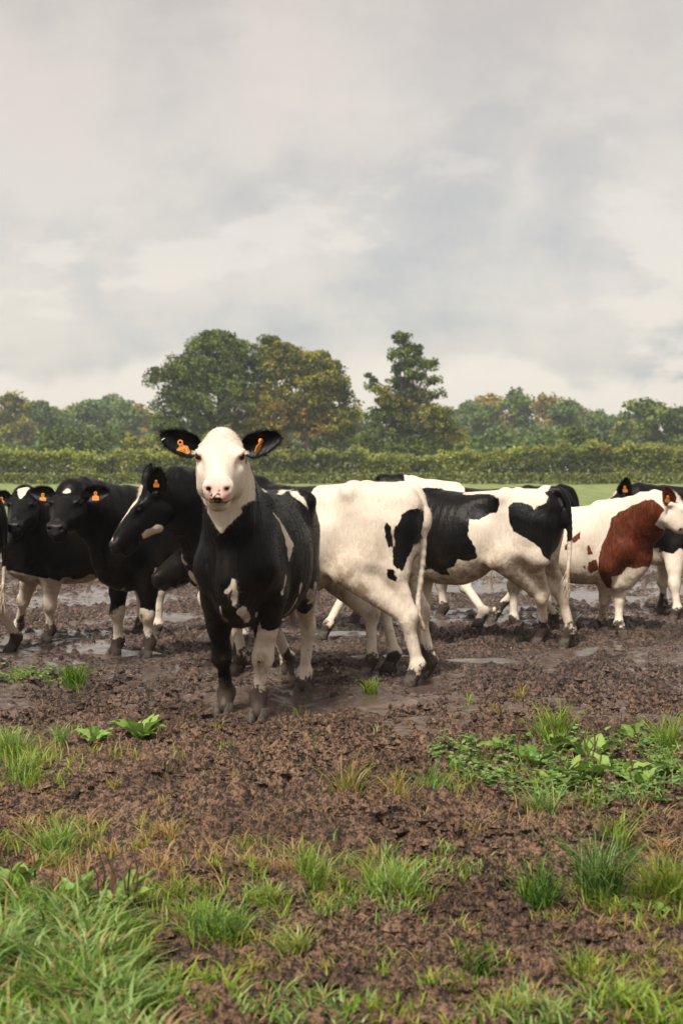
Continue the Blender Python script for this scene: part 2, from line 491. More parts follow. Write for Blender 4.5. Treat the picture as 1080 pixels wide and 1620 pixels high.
def sphere_mesh(name, r, mat, nu=16, nv=10):
    V = [(0, 0, r)]
    for i in range(1, nv):
        th = math.pi*i/nv
        for j in range(nu):
            ph = 2*math.pi*j/nu
            V.append((r*math.sin(th)*math.cos(ph), r*math.sin(th)*math.sin(ph), r*math.cos(th)))
    V.append((0, 0, -r)); last = len(V)-1
    T = [(0, 1+j, 1+(j+1) % nu) for j in range(nu)] + [(last, 1+(nv-2)*nu+(j+1) % nu, 1+(nv-2)*nu+j) for j in range(nu)]
    Qd = [(1+i*nu+j, 1+(i+1)*nu+j, 1+(i+1)*nu+(j+1) % nu, 1+i*nu+(j+1) % nu) for i in range(nv-2) for j in range(nu)]
    return mesh_np(name, np.array(V), [np.array(Qd), np.array(T)], mat)
EYE = sphere_mesh('eye', 0.0195, M['eye'])
def tag_meshes():
    # flap: a bell-shaped plate, hanging along -z, facing +x, 4 mm thick
    out = [(-0.009, 0.0), (-0.013, -0.014), (-0.029, -0.022), (-0.031, -0.056), (-0.024, -0.060), (0.024, -0.060), (0.031, -0.056), (0.029, -0.022), (0.013, -0.014), (0.009, 0.0)]
    n = len(out)
    V = np.array([(0.002, y, z) for y, z in out] + [(-0.002, y, z) for y, z in out])
    F = [np.array([list(range(n))]), np.array([list(range(2*n-1, n-1, -1))]), np.array([(i, i+n, (i+1) % n+n, (i+1) % n) for i in range(n)])]
    flap = mesh_np('ear_tag', V, F, M['tag'], smooth=False)
    V, F = [], []
    m = 16
    for x, r in ((-0.006, 0.014), (0.006, 0.014), (0.006, 0.0075), (-0.006, 0.0075)):
        for k_ in range(m):
            a = 2*math.pi*k_/m; V.append((x, r*math.cos(a), r*math.sin(a)))
    for s_ in range(4):
        for k_ in range(m):
            F.append((s_*m+k_, s_*m+(k_+1) % m, ((s_+1) % 4)*m+(k_+1) % m, ((s_+1) % 4)*m+k_))
    ring = mesh_np('tag_button', np.array(V), np.array(F), M['tag'], smooth=False)
    return flap, ring
TAG_FLAP, TAG_RING = tag_meshes()
def tag_digits():
    """the printed number: seven-segment-like strokes on the flap"""
    seg = {'2': 'abged', '5': 'afgcd', '7': 'abc', '1': 'bc'}
    lines = {'a': ((0, 1), (1, 1)), 'b': ((1, 1), (1, .5)), 'c': ((1, .5), (1, 0)), 'd': ((0, 0), (1, 0)), 'e': ((0, 0), (0, .5)), 'f': ((0, .5), (0, 1)), 'g': ((0, .5), (1, .5))}
    V, F = [], []
    for i, ch in enumerate('2521'):
        for s_ in seg[ch]:
            (x0, y0), (x1, y1) = lines[s_]
            ox = -0.025 + i*0.0135
            a = np.array((ox + x0*0.0085, -0.050 + y0*0.018)); b_ = np.array((ox + x1*0.0085, -0.050 + y1*0.018))
            d = unit(b_ - a); nrm = np.array((-d[1], d[0]))*0.0012
            k_ = len(V)
            for q in (a - nrm, b_ - nrm, b_ + nrm, a + nrm): V.append((0.0032, q[0], q[1]))
            F.append((k_, k_+1, k_+2, k_+3))
    return mesh_np('tag_number', np.array(V), np.array(F), M['tag_ink'], smooth=False)
TAG_NUM = tag_digits()

def frame_mat(o, x, z):
    """4x4 with columns x, y, z axes"""
    x = unit(x); z = np.asarray(z, float); z = unit(z - x*np.dot(z, x)); y = np.cross(z, x)
    m = Matrix(((x[0], y[0], z[0], o[0]), (x[1], y[1], z[1], o[1]), (x[2], y[2], z[2], o[2]), (0, 0, 0, 1)))
    return m
def hair_tris(V, Nn, D, length, width, seed, curl=0.3):
    """thin tapered hairs (two triangles each would be a strip; one is enough at this size)"""
    r = np.random.default_rng(seed); n = len(V)
    D = D + r.normal(0, 0.22, (n, 3)) + Nn*curl
    D /= np.linalg.norm(D, axis=1, keepdims=True)
    sdv = np.cross(D, r.normal(size=(n, 3))); sdv /= np.maximum(np.linalg.norm(sdv, axis=1, keepdims=True), 1e-6)
    ln = (np.asarray(length) * r.uniform(0.6, 1.25, n))[:, None]
    a = V - sdv*width/2 - Nn*0.002; b = V + sdv*width/2 - Nn*0.002
    c = V + D*ln
    VV = np.stack([a, b, c], 1).reshape(-1, 3)
    return VV, np.arange(3*n).reshape(-1, 3)

def make_cow(pos, heading, s, label, poll, face, feet, patch, h=0.0135, coat='coat', ears=None, face_up=None,
             tail=None, tags=(1, -1), group=None, muzzle='dark', hairy=0, hind_bend=None, belly=0.0, tail_r=0.02,
             switch=True, z0=0.0, neck_bulge=1.0, hocks=None, knees=None, head_scale=1.0, brisket=0.0, feet_dir=None, mudmax=0.2):
    """pos: ground point under the trunk's middle; heading: world angle of the cow's forward axis;
    poll: world position of the top of the head; face: world direction poll -> muzzle; feet: dict of world ground points"""
    ca, sa = math.cos(heading), math.sin(heading)
    Rw = np.array(((ca, -sa, 0), (sa, ca, 0), (0, 0, 1)))
    P0 = np.array((pos[0], pos[1], z0))
    loc = lambda p: Rw.T @ (np.asarray(p, float) - P0) / s
    ldir = lambda d: unit(Rw.T @ np.asarray(d, float))
    poll_l = loc(poll); fx = ldir(face)
    up0 = ldir(face_up) if face_up is not None else np.array((0, 0, 1.0))
    fz = unit(up0 - fx*np.dot(up0, fx)); fy = np.cross(fz, fx)
    RH = np.stack([fx, fy, fz], 1)
    hs = head_scale
    H = lambda a: poll_l + RH @ (np.asarray(a, float)*hs)
    # feet
    ft = {'fl': (0.47, 0.14, 0), 'fr': (0.47, -0.14, 0), 'hl': (-0.60, 0.15, 0), 'hr': (-0.60, -0.15, 0)}
    for k_, v in (feet or {}).items():
        ft[k_] = np.array(v[:3], float) if len(v) == 4 else loc(v)      # a 4th entry marks cow-local coordinates
    ft = {k_: np.array(v, float) for k_, v in ft.items()}
    ext = [H((a_, b_, c_)) for a_ in (-0.1, 0.56) for b_ in (-0.17, 0.17) for c_ in (-0.29, 0.06)] + list(ft.values()) + [(-0.86, -0.42, 0.0), (0.85, 0.42, 1.4)]
    tl = None
    if tail is not None:
        tl = [np.array(t_, float) for t_ in tail]; ext += tl
    ext = np.array(ext)
    f = Field(ext.min(0) - 0.10, ext.max(0) + 0.10, h / s)
    I3 = np.eye(3)
    tr = [list(r) for r in TRUNK]
    for r in tr: r[2] -= belly*math.exp(-((r[0]-0.0)/0.35)**2)
    f.loft(tr, (0, 0, 0), I3, 2.25, 0.05)
    # hook bones, pins, spine, shoulder blades, brisket
    for sg in (1, -1):
        f.seg((-0.39, sg*0.16, 1.285), (-0.365, sg*0.225, 1.262), 0.040, 0.036, k=0.055)
        f.ell((-0.22, sg*0.325, 1.17), (0.11, 0.10, 0.085), k=0.09, cut=True)
        f.seg((-0.72, sg*0.085, 1.22), (-0.76, sg*0.09, 1.18), 0.055, 0.05, k=0.06)
        f.seg((-0.38, sg*0.17, 1.22), (-0.72, sg*0.10, 1.17), (0.07, 0.09), (0.06, 0.09), k=0.08)
        f.seg((0.42, sg*0.115, 1.24), (0.60, sg*0.150, 0.90), (0.070, 0.12), (0.080, 0.12), k=0.08)     # shoulder blade
        f.seg((0.60, sg*0.14, 0.90), (0.42, sg*0.168, 0.79), (0.085, 0.13), (0.072, 0.11), k=0.07)       # upper arm
        # thigh
        f.seg((-0.50, sg*0.15, 1.08), (-0.45, sg*0.185, 0.84), (0.105, 0.20), (0.085, 0.150), k=0.08)
        f.seg((-0.68, sg*0.11, 1.05), (-0.66, sg*0.135, 0.76), (0.08, 0.11), (0.065, 0.09), k=0.08)
        f.seg((-0.33, sg*0.185, 0.86), (-0.22, sg*0.19, 0.76), (0.025, 0.06), (0.022, 0.045), k=0.06)       # flank fold
    f.seg((0.60, 0, 0.72 - brisket*0.5), (0.50, 0, 0.63 - brisket), (0.10, 0.11), (0.085, 0.065), k=0.08)
    f.seg((0.30, 0, 1.31), (0.50, 0, 1.33), (0.05, 0.05), (0.055, 0.05), k=0.06)
    # neck
    nb0 = np.array((0.44, 0, 1.04)); hb = H((0.055, 0, -0.115))
    chord = np.linalg.norm(hb - nb0)
    c1_ = nb0 + np.array((0.42, 0, 0.16))*chord*0.9
    c2_ = hb - RH @ np.array((0.55, 0, -0.30))*chord*0.42
    NP = 7; pts, rr = [], []
    for i in range(NP):
        t = i/(NP-1); u = 1-t
        pts.append(u**3*nb0 + 3*u*u*t*c1_ + 3*u*t*t*c2_ + t**3*hb)
        rr.append(((0.175*(1-t) + 0.092*t)*neck_bulge, (0.285*(1-t)**1.15 + 0.120*(1-(1-t)**1.15))*neck_bulge))
    for i in range(NP-1):
        a, b = pts[i], pts[i+1]
        t = (i+.5)/(NP-1)
        dirv = unit(b-a)
        side0 = np.cross((0, 0, 1.0), dirv)
        if np.linalg.norm(side0) < 0.2: side0 = fy
        sv = unit(side0)*(1-t) + fy*t
        f.seg(a, b, rr[i], rr[i+1], sv, 0.06)
    # dewlap: loose skin from throat to brisket
    lowN = [pts[5] - RH @ np.array((0.0, 0, 1))*0.06 + np.array((0, 0, -0.02)), pts[3] + np.array((0.05, 0, -0.16)), pts[1] + np.array((0.14, 0, -0.27)), np.array((0.67, 0, 0.74)), np.array((0.59, 0, 0.66 - brisket))]
    f.chain(lowN, [(0.035, 0.06), (0.04, 0.07), (0.05, 0.09), (0.065, 0.10), (0.07, 0.08)], k=0.07)
    # head
    st = [(a*hs, b*hs, c*hs, d*hs, e_) for a, b, c, d, e_ in HEAD]
    f.loft(st, poll_l, RH, 2.5, 0.035)
    for sg in (1, -1):
        f.seg(H((0.13, sg*0.088, -0.026)), H((0.168, sg*0.095, -0.030)), 0.036*hs, 0.034*hs, k=0.022)            # orbit
        f.ell(H((0.186, sg*0.124, -0.022)), (0.021*hs,)*3, k=0.008, cut=True)
        f.seg(H((0.08, sg*0.078, -0.150)), H((0.19, sg*0.076, -0.185)), (0.045*hs, 0.075*hs), (0.038*hs, 0.060*hs), fy, 0.035)  # cheek
        f.ell(H((0.262, sg*0.112, -0.045)), np.array((0.075, 0.030, 0.030))*hs, RH, 0.035, cut=True)       # hollow below the eye
        f.seg(H((0.148, sg*0.118, -0.004)), H((0.192, sg*0.104, -0.004)), 0.010*hs, 0.009*hs, k=0.012)          # upper lid
        f.ell(H((0.475, sg*0.045, -0.07)), np.array((0.042, 0.028, 0.036))*hs, RH, 0.02)              # nostril wing
        f.seg(H((0.527, sg*0.040, -0.064)), H((0.480, sg*0.052, -0.074)), (0.011*hs, 0.015*hs), (0.006*hs, 0.010*hs), fz, 0.008, cut=True)
        f.seg(H((0.510, sg*0.012, -0.1375)), H((0.44, sg*0.080, -0.140)), (0.012*hs, 0.0060*hs), (0.014*hs, 0.0055*hs), fy, 0.006, cut=True)  # mouth
        f.seg(H((0.02, sg*0.085, -0.045)), H((0.005, sg*0.125, -0.05)), (0.036*hs, 0.040*hs), (0.026*hs, 0.03*hs), fz, 0.025)   # ear root
    f.seg(H((0.17, 0, -0.010)), H((0.42, 0, -0.034)), (0.030*hs, 0.022*hs), (0.026*hs, 0.018*hs), fy, 0.03)      # nasal bone
    f.ell(H((-0.012, 0, 0.004)), np.array((0.062, 0.072, 0.055))*hs, RH, 0.05)                           # poll
    f.seg(H((0.39, 0, -0.180)), H((0.468, 0, -0.172)), (0.056*hs, 0.036*hs), (0.046*hs, 0.030*hs), fy, 0.015)  # chin
    # legs
    info = []
    fetl = {}
    for k_ in ('fl', 'fr', 'hl', 'hr'):
        sg = 1 if k_[1] == 'l' else -1
        g = ft[k_]
        fd = np.array((feet_dir or {}).get(k_, (1.0, 0.0)), float)
        fd3 = np.array((fd[0], fd[1], 0))
        if k_[0] == 'f':
            el = np.array((0.42, sg*0.165, 0.76))
            fk = g + np.array((0, 0, 0.135)) - fd3*0.055
            kn = (knees or {}).get(k_)
            kn = np.array(kn, float) if kn is not None else el*0.38 + fk*0.62 + np.array((0.022, 0, 0))
            side = (0, 1, 0)
            f.seg(el, kn, (0.078, 0.106), (0.050, 0.055), side, 0.06)
            f.seg(el + (0.03, 0, -0.05), el*0.45 + kn*0.55 + (0.012, 0, 0), (0.072, 0.082), (0.054, 0.060), side, 0.05)
            f.ell(kn + (0.006, 0, 0), (0.053, 0.055, 0.072), k=0.04)
            f.seg(kn, fk, (0.038, 0.041), (0.036, 0.039), side, 0.03)
            f.ell(fk + (0, 0, 0.01), (0.049, 0.049, 0.047), k=0.03)
            f.seg(fk, g + fd3*(-0.012) + (0, 0, 0.055), (0.043, 0.043), (0.047, 0.050), side, 0.03)
            info.append((el, kn, fk))
        else:
            sf = np.array((-0.37, sg*0.185, 0.76))
            fk = g + np.array((0, 0, 0.14)) - fd3*0.055
            hk = (hocks or {}).get(k_)
            hk = np.array(hk, float) if hk is not None else sf*0.47 + fk*0.53 + np.array((-0.140, 0, 0.0))
            side = (0, 1, 0)
            f.seg(sf, hk + (0.02, 0, 0.03), (0.086, 0.124), (0.039, 0.047), side, 0.06)
            f.seg((-0.62, sg*0.15, 0.80), hk + (-0.035, 0, 0.06), (0.055, 0.075), (0.022, 0.028), side, 0.05)   # hamstring to point of hock
            f.ell(hk + (-0.014, 0, 0.0), (0.044, 0.040, 0.062), k=0.04)
            f.ell(hk + (-0.042, 0, 0.040), (0.030, 0.028, 0.040), k=0.03)
            f.seg(hk, fk, (0.036, 0.044), (0.034, 0.039), side, 0.03)
            f.ell(fk + (0, 0, 0.01), (0.047, 0.046, 0.046), k=0.03)
            f.seg(fk, g + fd3*(-0.012) + (0, 0, 0.055), (0.043, 0.043), (0.047, 0.050), side, 0.03)
            info.append((sf, hk, fk))
        fetl[k_] = (g, fd)
    # udder fold between the thighs
    f.ell((-0.44, 0, 0.73), (0.13, 0.11, 0.08), k=0.08)
    # tail
    if tl is None:
        tl = [np.array(p) for p in ((-0.70, 0, 1.315), (-0.80, 0, 1.285), (-0.855, 0, 1.16), (-0.865, 0, 0.95), (-0.86, 0.01, 0.72), (-0.85, 0.02, 0.52))]
    nT = len(tl)
    tp = np.array(tl); ti = np.linspace(0, nT-1, 26)
    tp = np.stack([smooth_interp(ti, np.arange(nT), tp[:, i]) for i in range(3)], 1)
    f.chain(list(tp), [(max(tail_r*(1.9 - 1.45*(i/25)**0.7), 0.0115),)*2 for i in range(26)], k=0.025)
    V, Q = f.mesh()
    # keep only the main connected surface is implied; relax once for smoothness
    Nn = vnormals(V, Q)
    barrel = np.exp(-((V[:, 0] - 0.12)/0.20)**2)*sstep(0.15, 0.24, np.abs(V[:, 1]))*sstep(0.62, 0.75, V[:, 2])*sstep(1.27, 1.15, V[:, 2])
    disp = 0.0016*np.sin((V[:, 0] + 0.22*(V[:, 2]-1.0))*2*math.pi/0.068)*barrel
    disp += 0.006*fbm(V[:, 0]*4.5, V[:, 1]*4.5, V[:, 2]*3.0, 2, 77)*sstep(0.5, 0.7, V[:, 2])
    nk = sstep(0.55, 0.75, V[:, 0])*sstep(0.6, 0.8, V[:, 2])
    disp += 0.005*nk*fbm(V[:, 0]*26, V[:, 1]*8, V[:, 2]*5, 2, 87)*(np.linalg.norm(V - H((0.25, 0, -0.1)), axis=1) > 0.34)
    disp += 0.0022*fbm(V[:, 0]*24, V[:, 1]*24, V[:, 2]*10, 2, 97)*(V[:, 2] < 0.6)
    V = (V + Nn*disp[:, None]).astype(np.float32); Nn = vnormals(V, Q)
    # ---- attributes in the cow's own space
    hl = (V - poll_l) @ RH / hs                       # head coordinates
    nz = fbm(V[:, 0]*9, V[:, 1]*9, V[:, 2]*9, 3, 7)
    warp = np.stack([fbm(V[:, 0]*7, V[:, 1]*7, V[:, 2]*7, 3, 31), fbm(V[:, 0]*7, V[:, 1]*7, V[:, 2]*7, 3, 63), fbm(V[:, 0]*7, V[:, 1]*7, V[:, 2]*7, 3, 95)], 1)*0.011
    tn = unit(c2_ - hb)
    headmask = (hl[:, 0] > -0.09) & (hl[:, 0] < 0.56) & (hl[:, 2] > -0.30) & (hl[:, 2] < 0.12) & (np.abs(hl[:, 1]) < 0.2)
    pv = patch(V + warp, hl + warp, headmask, V, Nn)
    z = V[:, 2]
    mudz = 1.30 - 0.9*z/mudmax + nz*0.34
    mudz = np.where(z > mudmax*2.4, 0, mudz)
    legz = np.exp(-((z - 0.42)/0.035)**2)*0.30*(V[:, 0] > 0.2)*(z < .6)
    mud = np.clip(np.maximum(mudz, 0.31*np.exp(-((z-0.3)/0.25)**2)*(z < .72) + legz*0.0), 0, 1.4)
    # belly and knee stains
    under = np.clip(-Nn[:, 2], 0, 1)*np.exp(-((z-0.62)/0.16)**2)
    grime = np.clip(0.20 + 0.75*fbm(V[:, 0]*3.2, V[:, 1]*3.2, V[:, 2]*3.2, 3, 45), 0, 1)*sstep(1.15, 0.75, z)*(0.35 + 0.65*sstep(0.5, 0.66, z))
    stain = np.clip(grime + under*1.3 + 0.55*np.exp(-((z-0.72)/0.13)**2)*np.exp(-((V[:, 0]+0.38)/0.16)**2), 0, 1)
    for (a, b, c_), k_ in zip(info, ('fl', 'fr', 'hl', 'hr')):
        if k_[0] == 'f':
            d_ = np.linalg.norm((V - (b + np.array((0.05, 0, -0.005)))) / np.array((0.055, 0.05, 0.055)), axis=1)
            stain = np.maximum(stain, np.clip(1.7*(1.25 - d_), 0, 1))
            mud = np.maximum(mud, 0.56*np.clip(1.35 - d_*1.2, 0, 1))
        else:
            d_ = np.linalg.norm((V - (b + np.array((-0.03, 0, 0.0)))) / np.array((0.08, 0.09, 0.10)), axis=1)
            stain = np.maximum(stain, 0.9*np.clip(1.4 - d_, 0, 1))
    stain = np.maximum(stain, 0.9*sstep(-0.765, -0.80, V[:, 0])*sstep(0.85, 0.6, z)*(np.abs(V[:, 1]) < 0.09))
    muz = headmask & (hl[:, 0] > 0.445) & (hl[:, 2] > -0.136)
    mz = sstep(0.455, 0.482, hl[:, 0] + 0.25*(hl[:, 2] + 0.07)) * (hl[:, 2] > -0.136) * headmask
    cav = np.zeros(len(V))
    for sg in (1, -1):
        cav = np.maximum(cav, np.exp(-(((hl[:, 1]-sg*0.044)/0.013)**2 + ((hl[:, 2]+0.067)/0.012)**2 + ((hl[:, 0]-0.505)/0.03)**2))*headmask)
    pink = np.zeros(len(V)); nb = np.zeros(len(V))
    if muzzle == 'pink':
        pink = mz*0.62*sstep(0.068, 0.048, np.abs(hl[:, 1]))
        for sg in (1, -1):
            e_ = np.linalg.norm((hl - np.array((0.186, sg*0.112, -0.022)))/np.array((0.040, 0.033, 0.034)), axis=1)
            pink = np.maximum(pink, np.clip(1.25 - e_, 0, 0.55)*headmask)
        spk = vnoise(hl[:, 0]*95, hl[:, 1]*95, hl[:, 2]*95, 5) + 0.6*vnoise(hl[:, 0]*190, hl[:, 1]*190, hl[:, 2]*190, 15)
        zone = np.exp(-((hl[:, 1]+0.004)/0.034)**2)*sstep(-0.055, -0.10, hl[:, 2])*mz
        nb = np.where(spk + 1.45*zone > 1.12, 1.0, 0)*mz
        nb = np.maximum(nb, np.clip(cav*1.6, 0, 0.9))
        lip = np.exp(-((hl[:, 2]+0.139)/0.008)**2)*(hl[:, 0] > 0.41)*headmask
        nb = np.maximum(nb, 0.85*lip*(np.abs(hl[:, 1]) < 0.085))
        chinst = np.exp(-((hl[:, 2]+0.175)/0.03)**2)*(hl[:, 0] > 0.36)*headmask
        stain = np.maximum(stain, chinst*0.9)
    elif muzzle == 'dark':
        nb = mz
        pink = np.zeros(len(V))
    elif muzzle == 'pale':
        pink = mz*0.35; nb = np.clip(cav*1.6, 0, 1)
    # ---- ears
    eq0 = len(V); extraV, extraQ, earinfo = [], [], []
    ears = ears or {}
    for sg in (1, -1):
        e = ears.get(sg, {})
        out = e.get('dir', (-0.12, sg*1.0, 0.05)); nf = e.get('face', (0.7, 0, 0.7))
        Lh = e.get('len', 0.205)*hs; Wd = e.get('wid', 0.064)*hs
        prof = lambda u: np.clip(np.sin(np.pi*np.clip(u, 0, 1)**0.88)**0.52*0.92 + 0.30*(1-u)**2, 0.03, 1)
        EV, EQ = leaf_sheet(18, 11, Lh, Wd, prof, 0.034*hs, e.get('curl', 0.0), 0.014*hs)
        base = H((0.008, sg*0.112, -0.048))
        om = frame_mat(base, RH @ unit(out), RH @ unit(nf))
        A = np.array(om)
        EVl = EV @ A[:3, :3].T + A[:3, 3]
        extraV.append(EVl); extraQ.append(EQ + eq0 + sum(len(v) for v in extraV[:-1]))
        earinfo.append((sg, A, Lh, Wd, e))
    EVa = np.concatenate(extraV)
    nE = len(EVa)
    hlE = (EVa - poll_l) @ RH / hs
    pvE = patch(EVa, hlE, np.zeros(nE, bool), EVa, None, ear=True)
    Vall = np.concatenate([V, EVa]); Qall = np.concatenate([Q] + extraQ)
    pad = lambda a: np.concatenate([a, np.zeros(nE)])
    attrs = {'patch': np.concatenate([pv, pvE]), 'mud': pad(mud), 'stain': pad(np.clip(stain, 0, 1)), 'pink': pad(np.clip(pink, 0, 1)), 'noseblack': pad(np.clip(nb, 0, 1))}
    root = empty('cow', (pos[0], pos[1], z0), heading)
    tag(root, label, 'cow', group)
    body = obj('body', mesh_np('body', Vall*s, Qall, M[coat], attrs), root)
    # ---- eyes, hooves, tags
    for sg in (1, -1):
        e_ = obj('eye', EYE, root); e_.location = Vector(H((0.168, sg*0.107, -0.027))*s); e_.scale = (s*hs,)*3
    for k_, (g, fd) in fetl.items():
        o_ = obj('hoof', HOOF, root); o_.location = Vector(g*s); o_.rotation_euler = (0, 0, math.atan2(fd[1], fd[0])); o_.scale = (s*0.98,)*3
    for sg, A, Lh, Wd, e in earinfo:
        if sg not in tags: continue
        p_ = A[:3, :3] @ np.array((Lh*0.47, 0.006, 0.016)) + A[:3, 3]
        fr = frame_mat(p_*s, A[:3, 2], e.get('tagup', (0, 0, 1))) @ Matrix.Rotation(e.get('tagrot', 0.0), 4, 'Z')
        t_ = obj('ear_tag', TAG_FLAP, root); ts_ = e.get('tag', 0.85)*s; t_.matrix_local = fr @ Matrix.Diagonal((s, ts_, ts_, 1))
        r_ = obj('tag_button', TAG_RING, t_); r_.location = (0, 0, 0.006)
        if e.get('number'):
            obj('tag_number', TAG_NUM, t_)
        if e.get('clip'):
            cV = np.array([(x, y, z) for x in (-0.010, 0.010) for y in (-0.0022, 0.0022) for z in (-0.002, 0.002)])
            cF = np.array([(0, 1, 3, 2), (4, 6, 7, 5), (0, 4, 5, 1), (2, 3, 7, 6), (0, 2, 6, 4), (1, 5, 7, 3)])
            cl_ = obj('ear_clip', mesh_np('ear_clip', cV, cF, M['staple'], smooth=False), root)
            q_ = A[:3, :3] @ np.array((Lh*0.90, -Wd*0.25*sg, 0.012)) + A[:3, 3]
            cl_.matrix_local = frame_mat(q_*s, A[:3, :3] @ np.array((0.6, -0.8*sg, 0)), A[:3, 2]) @ Matrix.Diagonal((s, s, s, 1))
    # ---- tail switch
    rs_ = np.random.default_rng(11)
    if switch:
        end = tl[-1]; dr = unit(tl[-1] - tl[-2])
        n_ = 130
        base = end - dr*rs_.uniform(0, 0.12, n_)[:, None] + rs_.normal(0, 0.008, (n_, 3))
        VV, TT = hair_tris(base, np.tile(dr, (n_, 1)), np.tile(dr, (n_, 1)), 0.13, 0.006, 5, 0.2)
        k3 = np.repeat(np.full(n_, switch if isinstance(switch, float) else -0.2), 3)
        z3 = np.zeros(3*n_)
        obj('tail_switch', mesh_np('tail_switch', VV*s, TT, M[coat], {'patch': k3, 'mud': z3 + 0.30, 'stain': z3 + 0.8, 'pink': z3, 'noseblack': z3}), root)
    # ---- hair
    if hairy:
        rng = np.random.default_rng(3)
        # hair flow: backwards and down on the trunk, down the face on the head, down the legs
        D = np.tile(np.array((-0.75, 0, -0.55)), (len(V), 1))
        D[z < 0.6] = (-0.1, 0, -1.0)
        hm = headmask
        Dh = RH @ np.array((0.55, 0, 0.0)); D[hm] = Dh
        D = D - Nn*np.einsum('ij,ij->i', D, Nn)[:, None]
        D /= np.maximum(np.linalg.norm(D, axis=1, keepdims=True), 1e-6)
        okm = (nb < 0.2) & (pink < 0.15) & ~(hm & (hl[:, 0] > 0.42))
        eyed = np.ones(len(V), bool)
        for sg in (1, -1):
            eyed &= np.linalg.norm(hl - np.array((0.178, sg*0.112, -0.020)), axis=1) > 0.032
        okm &= eyed
        idx = rng.choice(np.flatnonzero(okm), min(hairy, int(okm.sum())), replace=hairy > okm.sum())
        ln = np.where(hm[idx], 0.012, 0.019)
        VV, TT = hair_tris(V[idx], Nn[idx], D[idx], ln, 0.0021, 8, 0.22)
        rep = lambda a: np.repeat(a[idx], 3)
        sets = [(VV, {'patch': rep(pv) + np.repeat(rng.normal(0, 0.006, len(idx)), 3), 'mud': rep(mud), 'stain': rep(np.clip(stain, 0, 1)), 'pink': rep(pink), 'noseblack': rep(nb*0)})]
        Va = [VV]; at_ = sets[0][1]
        # longer curly tuft on the poll, fringe on the ear rims
        pi_ = np.flatnonzero(hm & (hl[:, 0] < 0.10) & (hl[:, 2] > -0.05) & (np.abs(hl[:, 1]) < 0.10))
        if len(pi_):
            pi_ = rng.choice(pi_, 500)
            Dp = Nn[pi_]*0.6 + (RH @ np.array((0.7, 0, 0.1))) + rng.normal(0, 0.4, (500, 3))
            VV2, _ = hair_tris(V[pi_], Nn[pi_], Dp, 0.018, 0.0024, 21, 0.2)
            Va.append(VV2)
            for k_, src in (('patch', pv), ('mud', mud), ('stain', stain), ('pink', pink*0), ('noseblack', nb*0)):
                at_[k_] = np.concatenate([at_[k_], np.repeat(src[pi_], 3)])
        for sg, A, Lh, Wd, e in earinfo:
            n_ = 900
            u = rng.uniform(0.08, 1, n_); v = np.where(rng.random(n_) < 0.75, rng.choice((-1, 1), n_)*rng.uniform(0.8, 1, n_), rng.uniform(-1, 1, n_))
            pr = np.clip(np.sin(np.pi*u**0.88)**0.52*0.92 + 0.3*(1-u)**2, 0.03, 1)
            base = np.stack([Lh*u, Wd*pr*v, 0.034*hs*v*v*pr - 0.004], 1)
            Dl = np.stack([0.5 + 0*u, v*0.7, 0.25 + 0*u], 1)
            bl = base @ A[:3, :3].T + A[:3, 3]; Dl = Dl @ A[:3, :3].T
            Dl /= np.linalg.norm(Dl, axis=1, keepdims=True)
            VV3, _ = hair_tris(bl, Dl*0.2, Dl, 0.024, 0.0022, 33 + sg, 0.2)
            Va.append(VV3)
            pe = patch(bl, bl, np.zeros(n_, bool), bl, None, ear=True)
            for k_ in at_:
                at_[k_] = np.concatenate([at_[k_], np.repeat(pe, 3) if k_ == 'patch' else np.zeros(3*n_)])
        # pale eyelashes
        for sg in (1, -1):
            n_ = 60
            th = rng.uniform(-0.9, 1.0, n_)
            bl = np.stack([0.172 + 0.022*np.sin(th*1.6), np.full(n_, sg*0.124), -0.004 + 0*th], 1)
            blw = np.array([H(q) for q in bl])
            Dl = np.tile(RH @ unit((0.15, sg*1.0, 0.05)), (n_, 1))
            VV4, _ = hair_tris(blw, Dl*0.1, Dl, 0.028, 0.0018, 40 + sg, 0.1)
            Va.append(VV4)
            pe = np.full(n_, 0.1 if pv[np.argmin(np.linalg.norm(V - H((0.173, sg*0.125, -0.02)), axis=1))] > 0 else -0.1)
            for k_ in at_:
                at_[k_] = np.concatenate([at_[k_], np.repeat(pe, 3) if k_ == 'patch' else np.zeros(3*n_)])
        VA = np.concatenate(Va)
        ho = obj('coat_hair', mesh_np('coat_hair', VA*s, np.arange(len(VA)).reshape(-1, 3), M[coat], at_), root)
        ho['kind'] = 'stuff'
    return root

# ------------------------------------------------------------------ ground: trampled mud running into pasture
PUDDLES = [(640, 1066, 62, 7), (505, 1068, 55, 6), (700, 1062, 40, 5), (1010, 1140, 95, 8), (930, 1118, 70, 6), (760, 1045, 60, 4), (860, 1060, 50, 4),
           (850, 1128, 170, 22), (1010, 1095, 120, 18), (690, 1150, 110, 14), (960, 1155, 150, 12), (780, 1085, 120, 12), (620, 1120, 80, 9), (60, 1050, 90, 8), (260, 1062, 90, 8),
           (330, 1020, 60, 4), (130, 985, 90, 4), (560, 1000, 60, 4), (200, 1035, 60, 4), (1000, 1060, 70, 4), (600, 1040, 80, 4)]
PUD = []
for px, py, rx, ry in PUDDLES:
    c = gnd(px, py); PUD.append((c[0], c[1], rx/FPX*c[1], abs(gnd(px, py-ry)[1]-c[1])))
HOOVES = np.array([gnd(*p)[:2] for p in [(407, 1143), (354, 1134), (479, 1101), (452, 1074), (648, 1087), (667, 1079), (577, 1072), (613, 1063), (374, 1068), (180, 1041), (229, 1046), (72, 1021), (22, 1012),
                   (17, 1035), (849, 1023), (892, 1025), (681, 1014), (776, 989), (868, 994), (510, 1012), (959, 1003), (986, 1010), (893, 1000), (1040, 974), (1062, 986)]])
